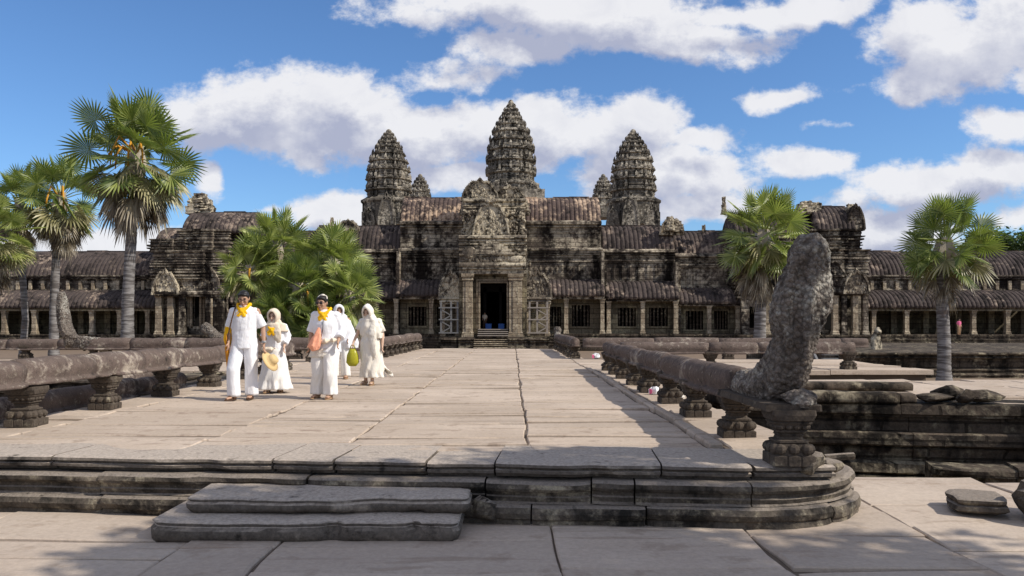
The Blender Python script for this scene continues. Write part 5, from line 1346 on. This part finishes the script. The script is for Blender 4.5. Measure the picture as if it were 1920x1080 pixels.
def hairdo(root, T, Rm, s=1.0, bun=False, name='hair'):
    m = MB()
    m.ell(T((0, .016, .026)), (.082*s, .094*s, .092*s), 16, 12, Rm)
    m.ell(T((0, .045, -.02)), (.076*s, .068*s, .07*s), 14, 10, Rm)
    for i in range(9):
        a = -1+2*i/8; m.ell(T((a*.058, -.062+.03*a*a, .082-.02*a*a)), (.022*s, .030*s, .022*s), 8, 6, Rm)
    for q in (-1, 1): m.ell(T((q*.074, -.012, .03)), (.012*s, .03*s, .035*s), 8, 6, Rm)
    if bun: m.ell(T((0, .11, .04)), (.045*s, .04*s, .045*s), 10, 8, Rm)
    o = m.build(name, M['hair'], root); remesh(o, .007, .012, .03, 1); return o
def sandals(root, ankles, mat='tan', s=1.0, dirs=None):
    for an, fd in ankles:
        a = Vector(an); f = Vector(fd).normalized(); sd_ = f.cross(V(0, 0, 1)); m = MB(); rs = []
        for z in (-.085, -.070):
            r = []
            for i in range(16):
                t = 2*pi*i/16; L = .135*s*cos(t); W_ = .046*s*sin(t)*(1+.15*cos(t)); r.append(a+f*(.06*s+L)+sd_*W_+V(0, 0, z+.006))
            rs.append(r)
        m.rings(rs)
        for q in (-1, 1): m.tube([a+f*.03+sd_*q*.045+V(0, 0, -.07), a+f*.07+sd_*q*.03+V(0, 0, -.015), a+f*.12+V(0, 0, -.035)], [.012, .012, .010], 6)
        m.tube([a+f*.085+sd_*-.045+V(0, 0, -.065), a+f*.09+V(0, 0, -.018), a+f*.085+sd_*.045+V(0, 0, -.065)], .013, 6)
        m.build('sandal', M[mat], root)
def person_root(label, x, y): return thing('person', label, 'person', (x, y, 0), 'worshippers in white walking on the causeway')
LOC = dict(local=True)
# every figure is modelled in its own local frame (x right in view, -y towards the viewer, z up), feet on z=0
_old_build = MB.build
def lb(self, name, mat, parent=None, smooth=False, local=False, loc=None):
    return _old_build(self, name, mat, parent, smooth, True if parent is not None and parent.get('category') == 'person' else local, loc)
MB.build = lb

# ---- man in white shirt and trousers, looking down
g = person_root('man in white short sleeved shirt and white trousers with yellow neckerchief, looking down', -4.17, 12.4)
P_ = dict(hip=(0, .02, .90), chest=(.0, -.01, 1.24), neck=(.0, -.03, 1.46), head=((.02, -.075, 1.585), .10, .42),
  armL=((-.195, 0, 1.40), (-.255, .05, 1.12), (-.215, -.08, .90), (0.02, -.1, -1)), armR=((.195, 0, 1.40), (.275, .06, 1.13), (.305, .01, .87), (.02, -.02, -1)),
  legL=((-.09, .02, .88), (-.12, -.14, .49), (-.135, -.10, .09), (-.35, -1, 0)), legR=((.09, .02, .88), (.10, .03, .48), (.075, .10, .09), (.05, -1, 0)))
T, Rm = body(g, None, P_, 1.0, 'skin', 1.02)
face_bits(g, T, Rm, 1.0, None); hairdo(g, T, Rm, 1.0)
m = MB()
for q in (-1, 1): m.tube([T((q*.034+.024*cos(a), -.106, .006+.018*sin(a))) for a in [2*pi*i/10 for i in range(11)]], .0028, 5)
m.tube([T((-.012, -.108, .012)), T((.012, -.108, .012))], .003, 5); m.build('spectacles', M['dkglass'], g)
garment('shirt', g, [torso([((0, .0, .80), .190, .145), ((0, .0, .90), .187, .14), ((0, -.0, 1.08), .190, .138), ((0, -.01, 1.25), .200, .138), ((0, -.01, 1.38), .205, .12), ((0, -.01, 1.43), .15, .095), ((0, -.02, 1.47), .085, .075)]), sleeve((-.17, 0, 1.385), (-.248, .05, 1.14), .064, .074), sleeve((.17, 0, 1.385), (.266, .06, 1.14), .064, .074)], 'white', arms=[(-.165, 0, 1.395), (.165, 0, 1.395)])
kerchief(g, (.005, -.03, 1.452), .095, .085, h=.036)
def trouser(g, leg, mat, r, seed, waist=(0, .01, .95), wr=(.165, .125)):
    h_, kn, an = leg; loft('trousers', g, [(h_[0]*.55, h_[1], .97, .13, .13, .01, 5), (h_[0], h_[1], .86, .112, .13, .012, 5), (h_[0]*.6+kn[0]*.4, h_[1]*.6+kn[1]*.4, .70, .104, .12, .016, 5), (kn[0], kn[1], .49, .094, .102, .022, 5), (kn[0]*.4+an[0]*.6, kn[1]*.4+an[1]*.6, .28, .092, .10, .03, 5), (an[0], an[1]+.02, .065, r*.93, r, .04, 5)], mat, seed=seed)
trouser(g, P_['legL'][:3], 'white', .105, 1); trouser(g, P_['legR'][:3], 'white', .105, 2)
sandals(g, [(P_['legL'][2], P_['legL'][3]), (P_['legR'][2], P_['legR'][3])], 'leather')
m = MB(); m.tube([(-.10, -.13, 1.42), (-.14, -.155, 1.25), (-.205, -.13, 1.0), (-.235, -.05, .85)], .011, 6); m.tube([(-.10, -.13, 1.42), (-.12, 0, 1.475), (-.12, .1, 1.40)], .011, 6); m.build('bag_strap', M['leather'], g)
m = MB(); m.lathe((.302, .02, .885), [(.032, 0), (.036, .008), (.036, .03), (.032, .038)], 12); m.ell((.325, -.02, .905), (.02, .02, .02)); m.build('wristwatch', M['metal'], g)
def wpos(g, p): return tuple(Vector(g.location)+Vector(p))
def item(name, label, cat, g, fn, mat, smooth=True, rm=None, group=None):
    m = MB(); fn(m); o = m.build(name, M[mat], None, smooth); o.location = g.location
    z = min(v[2] for v in m.v); cx = sum(v[0] for v in m.v)/len(m.v); cy = sum(v[1] for v in m.v)/len(m.v)
    for v in o.data.vertices: v.co.x -= cx; v.co.y -= cy; v.co.z -= z
    o.location = (g.location[0]+cx, g.location[1]+cy, z)
    if rm: remesh(o, rm, rm*1.5, .06, 1)
    return tag(o, label, cat, group)
item('shoulder_bag', 'yellow cloth shoulder bag hanging at the side of the man in white', 'bag', g, lambda m: m.tube([(-.25, .06, 1.22), (-.25, .05, 1.12), (-.255, .05, .95), (-.25, .05, .84)], [.03, .06, .08, .06], 12, [.05, .08, .10, .08]), 'yellow', rm=.012)
def umb(m):
    m.tube([(-.255, -.06, 1.02), (-.25, -.07, .88)], .014, 8); m.tube([(-.25, -.07, .88), (-.245, -.06, .80), (-.215, 0, .30), (-.205, .01, .20)], [.018, .030, .030, .008], 10, wob=lambda i, th: 1+.15*cos(5*th))
item('umbrella', 'folded orange umbrella carried upright by the man in white', 'umbrella', g, umb, 'orange')
def hat(m):
    c = V(.40, .02, .60); Rr = Matrix.Rotation(radians(58), 3, 'Y') @ Matrix.Rotation(radians(12), 3, 'X'); rs = []
    for r, z in ((.170, -.012), (.172, 0), (.12, .008), (.092, .015), (.086, .06), (.075, .10), (.045, .115), (.01, .118)): rs.append([c+Rr @ V(r*cos(2*pi*i/24), r*sin(2*pi*i/24), z) for i in range(24)])
    m.rings(rs)
item('straw_hat', 'straw sun hat held low in the hand of the man in white', 'hat', g, hat, 'straw')

# ---- small woman with cream headscarf and long skirt
g = person_root('small woman in cream headscarf, yellow scarf and long white skirt', -4.08, 13.7)
P_ = dict(hip=(0, .02, .78), chest=(.0, 0, 1.03), neck=(.0, -.02, 1.21), head=((-.005, -.05, 1.315), -.1, .22),
  armL=((-.155, 0, 1.16), (-.19, .02, .95), (-.165, -.17, .87), (.2, -1, .1)), armR=((.155, 0, 1.16), (.21, .04, .95), (.185, -.09, .80), (0, -.2, -1)),
  legL=((-.07, .02, .76), (-.09, -.05, .42), (-.09, -.05, .085), (-.2, -1, 0)), legR=((.07, .02, .76), (.08, .02, .42), (.08, .04, .085), (.3, -1, 0)))
T, Rm = body(g, None, P_, .88, 'skin2', .94)
face_bits(g, T, Rm, .94)
garment('blouse', g, [torso([((0, 0, .70), .18, .135), ((0, 0, .82), .165, .125), ((0, 0, 1.0), .168, .125), ((0, -.0, 1.14), .165, .11), ((0, -.01, 1.19), .13, .09), ((0, -.02, 1.22), .07, .065)]), sleeve((-.14, 0, 1.16), (-.195, .02, .95), .066, .066), sleeve((-.195, .02, .95), (-.175, -.12, .89), .062, .058), sleeve((.14, 0, 1.16), (.215, .04, .95), .066, .066), sleeve((.215, .04, .95), (.192, -.07, .84), .062, .056)], 'white', arms=[(-.14, 0, 1.15), (.14, 0, 1.15)])
loft('skirt', g, [(0, 0, .80, .15, .12, .01, 6), (0, 0, .70, .175, .145, .03, 7), (0, 0, .45, .215, .175, .05, 8), (.0, .0, .22, .25, .20, .065, 9), (.0, .0, .06, .285, .225, .08, 9)], 'whitewarm', n=64, seed=4)
def hood(root, T, Rm, s, mat, tail, front=True, peak=0.0, name='headscarf', open_=.062, drop=-.16):
    """shawl wrapped over the head: shell with a face opening, gathered round the neck, plus drape over the shoulders"""
    m = MB(); rs = []
    prof = [(-.105, .020, .062, 0), (-.108, .040, open_*1.05, 0), (-.095, .070, .085, .0), (-.05, .092, .10, 0), (.01, .104, .115, 0), (.06, .098, .112, 0), (.105, .07, .09, 0), (.125, .02, .03, 0)]
    # rings stacked back from the face (local y), each an ellipse in x-z
    for k, (y, rx, rz, _) in enumerate([(-.066, .068, .094, 0), (-.090, .078, .106, 0), (-.095, .082, .108, 0), (-.05, .096, .120, 0), (.0, .104, .126, 0), (.05, .102, .122, 0), (.095, .08, .098, 0), (.125, .03, .04, 0)]):
        r = []
        for i in range(20):
            t = 2*pi*i/20; z = rz*sin(t)+.004; x = rx*cos(t)
            if z < 0: z *= 1.25; x *= .96
            pk = peak*max(0, sin(t))**3*(1 if k in (2, 3, 4, 5) else .5)
            r.append(T((x*(1+.03*sin(t*7+k)), y, z+pk)))
        rs.append(r)
    inner = []
    m.rings(rs, cap=False)
    o = m.build(name, M[mat], root, True); md = o.modifiers.new('t', 'SOLIDIFY'); md.thickness = .012; md.offset = -1
    return o
hood(g, T, Rm, .94, 'cream', None)
def drape(root, secs, mat, name='shawl', n=44, seed=0, thick=.010): return loft(name, root, secs, mat, n=n, thick=thick, seed=seed)
drape(g, [(0, -.03, 1.27, .085, .085, .03, 5), (0, -.02, 1.215, .115, .10, .05, 6), (.01, -.01, 1.16, .185, .135, .05, 6), (.03, .01, 1.05, .20, .155, .05, 7)], 'cream', seed=7)
m = MB(); m.tube([(.07, -.12, 1.17), (.09, -.165, 1.05), (.10, -.17, .93), (.12, -.165, .86)], [.05, .07, .065, .03], 12, [.02, .025, .022, .012], up=(1, 0, 0)); o = m.build('scarf_end', M['cream'], g); remesh(o, .01, .02, .06, 1)
kerchief(g, (-.0, -.045, 1.14), .09, .11, h=.026)
m = MB(); m.tube([(-.17, -.15, .755), (-.09, -.19, .75), (.0, -.19, .755), (.06, -.17, .77)], [.03, .055, .055, .03], 12, [.03, .04, .04, .03]); o = m.build('waist_pouch', M['cream'], g); remesh(o, .01, .01, .05, 1)
sandals(g, [(P_['legL'][2], P_['legL'][3]), (P_['legR'][2], P_['legR'][3])], 'tan', .9)
item('coconut', 'small round brown coconut held by the woman in the cream headscarf', 'coconut', g, lambda m: (m.ell((-.125, -.27, .93), (.075, .06, .055), 14, 10), m.tube([(-.16, -.29, .96), (-.20, -.31, 1.03)], [.012, .006], 6)), 'brown', rm=.008)

# ---- woman with sunglasses
g = person_root('woman in sunglasses with yellow neckerchief, white blouse and wide lace trousers', -2.95, 12.6)
P_ = dict(hip=(0.02, .02, .88), chest=(.01, 0, 1.18), neck=(-.01, -.02, 1.40), head=((-.04, -.055, 1.52), -.25, .16),
  armL=((-.175, 0, 1.34), (-.225, .04, 1.08), (-.25, -.03, .86), (0, -.15, -1)), armR=((.18, 0, 1.34), (.245, .03, 1.08), (.23, -.14, .91), (-.05, -.4, -1)),
  legL=((-.08, .02, .86), (-.10, -.02, .47), (-.13, .03, .09), (-.35, -1, 0)), legR=((.09, .02, .86), (.10, -.13, .47), (.10, -.10, .09), (-.15, -1, 0)))
T, Rm = body(g, None, P_, .97, 'skin', 1.0)
face_bits(g, T, Rm, 1.0, 'dark'); hairdo(g, T, Rm, 1.0, True)
m = MB(); m.tube([T((.084*cos(a), .01+.03*sin(a), .055+.062*abs(sin(a)))) for a in [pi*i/10 for i in range(11)]], [.010]*11, 8, [.014]*11); m.ell(T((.02, .0, .118)), (.035, .028, .02)); o = m.build('hair_band', M['ivory'], g); remesh(o, .007, .01, .03)
garment('blouse', g, [torso([((.02, 0, .74), .235, .165), ((.02, 0, .85), .222, .158), ((.01, 0, 1.02), .195, .145), ((.01, -.01, 1.18), .20, .155), ((.0, -.0, 1.32), .185, .12), ((-.0, -.01, 1.375), .15, .10), ((-.01, -.02, 1.41), .075, .07)]), sleeve((-.16, 0, 1.325), (-.232, .04, 1.06), .066, .08), sleeve((.16, 0, 1.325), (.255, .03, 1.07), .068, .082), sleeve((.255, .03, 1.07), (.242, -.09, .96), .082, .078)], 'white', arms=[(-.165, 0, 1.34), (.17, 0, 1.34)])
kerchief(g, (-.01, -.025, 1.388), .095, .088, h=.036)
for leg, sd in ((P_['legL'], 5), (P_['legR'], 6)):
    h_, kn, an = leg[:3]; loft('trousers', g, [(h_[0]*.6, 0, .92, .14, .14, .01, 5), (h_[0], h_[1], .82, .14, .15, .03, 5), (kn[0]*1.05, kn[1]*.6, .60, .118, .125, .03, 6), (kn[0]*1.05, kn[1], .40, .10, .11, .05, 6), (an[0], an[1], .20, .105, .11, .06, 7), (an[0], an[1]+.01, .075, .11, .12, .07, 7)], 'whitewarm', seed=sd)
loft('lace_tunic', g, [(.0, 0, .80, .215, .165, .03, 7), (-.05, .02, .66, .225, .17, .06, 9)], 'ivory', seed=9)
m = MB(); m.tube([(-.04, -.175, .90), (.06, -.20, .92), (.15, -.185, .93), (.20, -.14, .94)], [.04, .065, .06, .03], 12, [.03, .045, .04, .02]); o = m.build('waist_pouch', M['cream'], g); remesh(o, .01, .01, .05, 1)
m = MB(); m.tube([(.0, -.16, 1.24), (-.0, -.185, 1.1), (-.02, -.2, .98)], .006, 6); m.build('cord', M['dkglass'], g)
sandals(g, [(P_['legL'][2], P_['legL'][3]), (P_['legR'][2], P_['legR'][3])], 'tan')
item('plastic_bag', 'peach coloured bag hanging in front of the woman in sunglasses', 'bag', g, lambda m: m.tube([(-.05, -.215, 1.13), (-.06, -.22, 1.05), (-.09, -.225, .94), (-.12, -.23, .84), (-.10, -.23, .77)], [.02, .045, .075, .10, .06], 14, [.015, .03, .05, .06, .04], up=(1, 0, 0), wob=lambda i, th: 1+.18*cos(th*5+i*1.3)), 'peach', rm=.01)

# ---- person mostly hidden behind, white shawl
g = person_root('person under a white shawl walking half hidden behind the woman in sunglasses', -3.66, 16.9)
P_ = dict(hip=(0, .02, .86), chest=(.0, 0, 1.14), neck=(.0, -.02, 1.34), head=((.0, -.05, 1.45), .3, .2),
  armL=((-.17, 0, 1.28), (-.2, .04, 1.04), (-.2, -.06, .84)), armR=((.17, 0, 1.28), (.21, .03, 1.04), (.2, -.1, .86)),
  legL=((-.08, .02, .84), (-.10, -.08, .45), (-.1, -.05, .09), (0, -1, 0)), legR=((.09, .02, .84), (.12, .0, .45), (.13, .04, .09), (.1, -1, 0)))
T, Rm = body(g, None, P_, .95, 'skin', .98, vox=.011); face_bits(g, T, Rm, .98)
hood(g, T, Rm, .98, 'white', None)
for leg, sd in ((P_['legL'], 15), (P_['legR'], 16)): trouser(g, leg[:3], 'whitewarm', .10, sd)
drape(g, [(0, -.03, 1.40, .09, .09, .03, 5), (0, 0, 1.33, .15, .12, .05, 6), (.0, 0, 1.22, .235, .16, .05, 6), (.03, .02, 1.0, .28, .19, .06, 7), (.06, .04, .80, .29, .20, .09, 8), (.10, .06, .66, .25, .16, .12, 8)], 'white', seed=17)
sandals(g, [(P_['legL'][2], P_['legL'][3]), (P_['legR'][2], P_['legR'][3])], 'tan')

# ---- woman at the back, cream wrap, yellow bag
g = person_root('woman wrapped in pale cream head shawl and long flowing dress, rightmost of the walkers', -2.72, 15.3)
P_ = dict(hip=(0.01, .02, .83), chest=(.0, 0, 1.10), neck=(-.01, -.02, 1.29), head=((-.04, -.065, 1.395), -.25, .35),
  armL=((-.16, 0, 1.22), (-.245, .0, 1.0), (-.315, -.06, .82), (-.1, -.1, -1)), armR=((.16, 0, 1.22), (.23, .02, .99), (.235, -.03, .76), (0, -.05, -1)),
  legL=((-.07, .02, .81), (-.07, -.02, .44), (-.10, .05, .085), (-.5, -1, 0)), legR=((.08, .02, .81), (.07, -.05, .44), (.045, -.06, .085), (-.1, -1, 0)))
T, Rm = body(g, None, P_, .90, 'skin2', .95)
face_bits(g, T, Rm, .95); hood(g, T, Rm, .95, 'ivory', None, peak=.035)
loft('dress', g, [(0, 0, 1.24, .13, .09, .01, 5), (0, 0, 1.12, .17, .125, .02, 6), (.0, 0, .95, .165, .125, .03, 6), (.0, .0, .80, .185, .15, .04, 7), (.02, .02, .50, .20, .165, .06, 8), (.03, .03, .24, .225, .18, .09, 9), (.05, .04, .15, .24, .19, .11, 9)], 'ivory', n=60, seed=21)
for a, b in (((-.15, 0, 1.22), (-.225, 0, 1.06)), ((.15, 0, 1.22), (.225, .02, 1.02))):
    m = MB(); m.tube([a, Vector(a).lerp(Vector(b), .5), b], [.068, .07, .075], 14); m.ell(a, (.078, .08, .07)); m.build('sleeve', M['ivory'], g, True)
drape(g, [(-.02, -.04, 1.37, .09, .09, .03, 5), (-.01, -.03, 1.30, .115, .11, .06, 6), (-.0, -.0, 1.23, .185, .14, .06, 6), (.0, .0, 1.12, .215, .155, .06, 6), (.02, .01, 1.0, .215, .16, .07, 7), (.05, .02, .90, .19, .15, .09, 7)], 'ivory', seed=22)
m = MB(); m.tube([(.06, -.12, 1.18), (.07, -.17, 1.0), (.08, -.165, .80), (.10, -.15, .62), (.11, -.14, .52)], [.06, .075, .07, .05, .02], 12, [.025, .03, .025, .02, .01], up=(1, 0, 0)); o = m.build('shawl_end', M['ivory'], g); remesh(o, .012, .02, .06, 1)
# train of the dress blown to the right
m = MB(); rs = []
for i in range(13):
    f = i/12; w_ = .26*(1-f*.55); c = V(.12+.30*f, .06+.05*sin(f*5), .52-.30*f-.06*sin(f*pi)); rs.append([c+V((j-3)*.012, .05*sin(j*1.3+f*4), w_*(.5-j/6)) for j in range(7)])
m.rings(rs, cap=False, close=False); o = m.build('dress_train', M['ivory'], g, True); md = o.modifiers.new('t', 'SOLIDIFY'); md.thickness = .006
sandals(g, [(P_['legL'][2], P_['legL'][3]), (P_['legR'][2], P_['legR'][3])], 'tan', .9)
def ybag(m):
    m.tube([(-.325, -.08, .70), (-.325, -.08, .66), (-.325, -.08, .58), (-.325, -.08, .44), (-.325, -.08, .37)], [.05, .075, .105, .118, .07], 16, [.03, .05, .07, .08, .05], up=(1, 0, 0), wob=lambda i, th: 1+.09*cos(th*6+i))
    for q in (-1, 1): m.tube([(-.325+q*.05, -.08, .68), (-.325+q*.035, -.08, .75), (-.325, -.08, .775)], .010, 6)
item('plastic_bag', 'yellow green plastic bag carried low by the rightmost walker', 'bag', g, ybag, 'ygreen')

# ---- small far visitors
def far_person(label, x, y, z, shirt, low, s=1.0, rz=0):
    g = thing('person', label, 'person', (x, y, z), None, rz=rz)
    P_ = dict(hip=(0, 0, .86), chest=(0, 0, 1.16), neck=(0, 0, 1.38), head=((0, -.02, 1.50), .2, .1), armL=((-.17, 0, 1.32), (-.22, .03, 1.06), (-.2, -.1, .86)), armR=((.17, 0, 1.32), (.22, .03, 1.06), (.2, -.1, .86)),
      legL=((-.08, 0, .84), (-.10, -.03, .45), (-.1, 0, .09), (0, -1, 0)), legR=((.08, 0, .84), (.10, .0, .45), (.1, .06, .09), (0, -1, 0)))
    T, Rm = body(g, None, P_, 1, 'skin', 1, vox=.02); hairdo(g, T, Rm)
    garment('shirt', g, [torso([((0, 0, .80), .18, .13), ((0, 0, 1.1), .175, .13), ((0, 0, 1.32), .18, .11), ((0, 0, 1.40), .08, .07)]), sleeve((-.15, 0, 1.32), (-.22, .03, 1.1), .07, .07), sleeve((.15, 0, 1.32), (.22, .03, 1.1), .07, .07)], shirt, vox=.02, disp=.02, arms=[(-.16, 0, 1.31), (.16, 0, 1.31)])
    for k in ('legL', 'legR'): trouser(g, P_[k][:3], low, .08, 31)
far_person('distant visitor in a pink top under the right colonnade', fx(1798, 79.3), 79.3, fz(628, 79.5)+.0, 'pink', 'tan', rz=.2)
far_person('visitor in a pale shirt standing in the dark gatehouse doorway', fx(909, 77.8), 77.6, fz(617, 75), 'cream', 'leather')
MB.build = _old_build
# litter on the causeway edge
def litter(name, x, y, z, s, label, mat, sd):
    rr = random.Random(sd); m = MB(); m.ell((0, 0, s*.5), (s, s*.8, s*.6), 10, 8)
    m.v = [(a*(1+rr.uniform(-.3, .3)), b*(1+rr.uniform(-.3, .3)), c*(1+rr.uniform(-.3, .3))) for a, b, c in m.v]
    o = m.build(name, M[mat]); o.location = (x, y, z); tag(o, label, 'litter')
    if mat == 'white':
        m = MB(); m.box(-s*.9, -s*.5, -s*.85, -s*.7, s*.1, s*.9, s*.1); c = m.build('printed_flap', M['pink'], o, local=True)
litter('crumpled_bag', fx(1226, 13.4), 13.4, 0, .10, 'crumpled white and red plastic bag between the right balusters', 'white', 1)
litter('crumpled_paper', fx(1279, 12.6), 12.6, 0, .05, 'scrap of white paper beside a right baluster', 'ivory', 2)
litter('crumpled_bag', fx(1117, 26.5), 26.5, 0.0, .14, 'small pink and white bag at the end of the far right balustrade', 'white', 3)
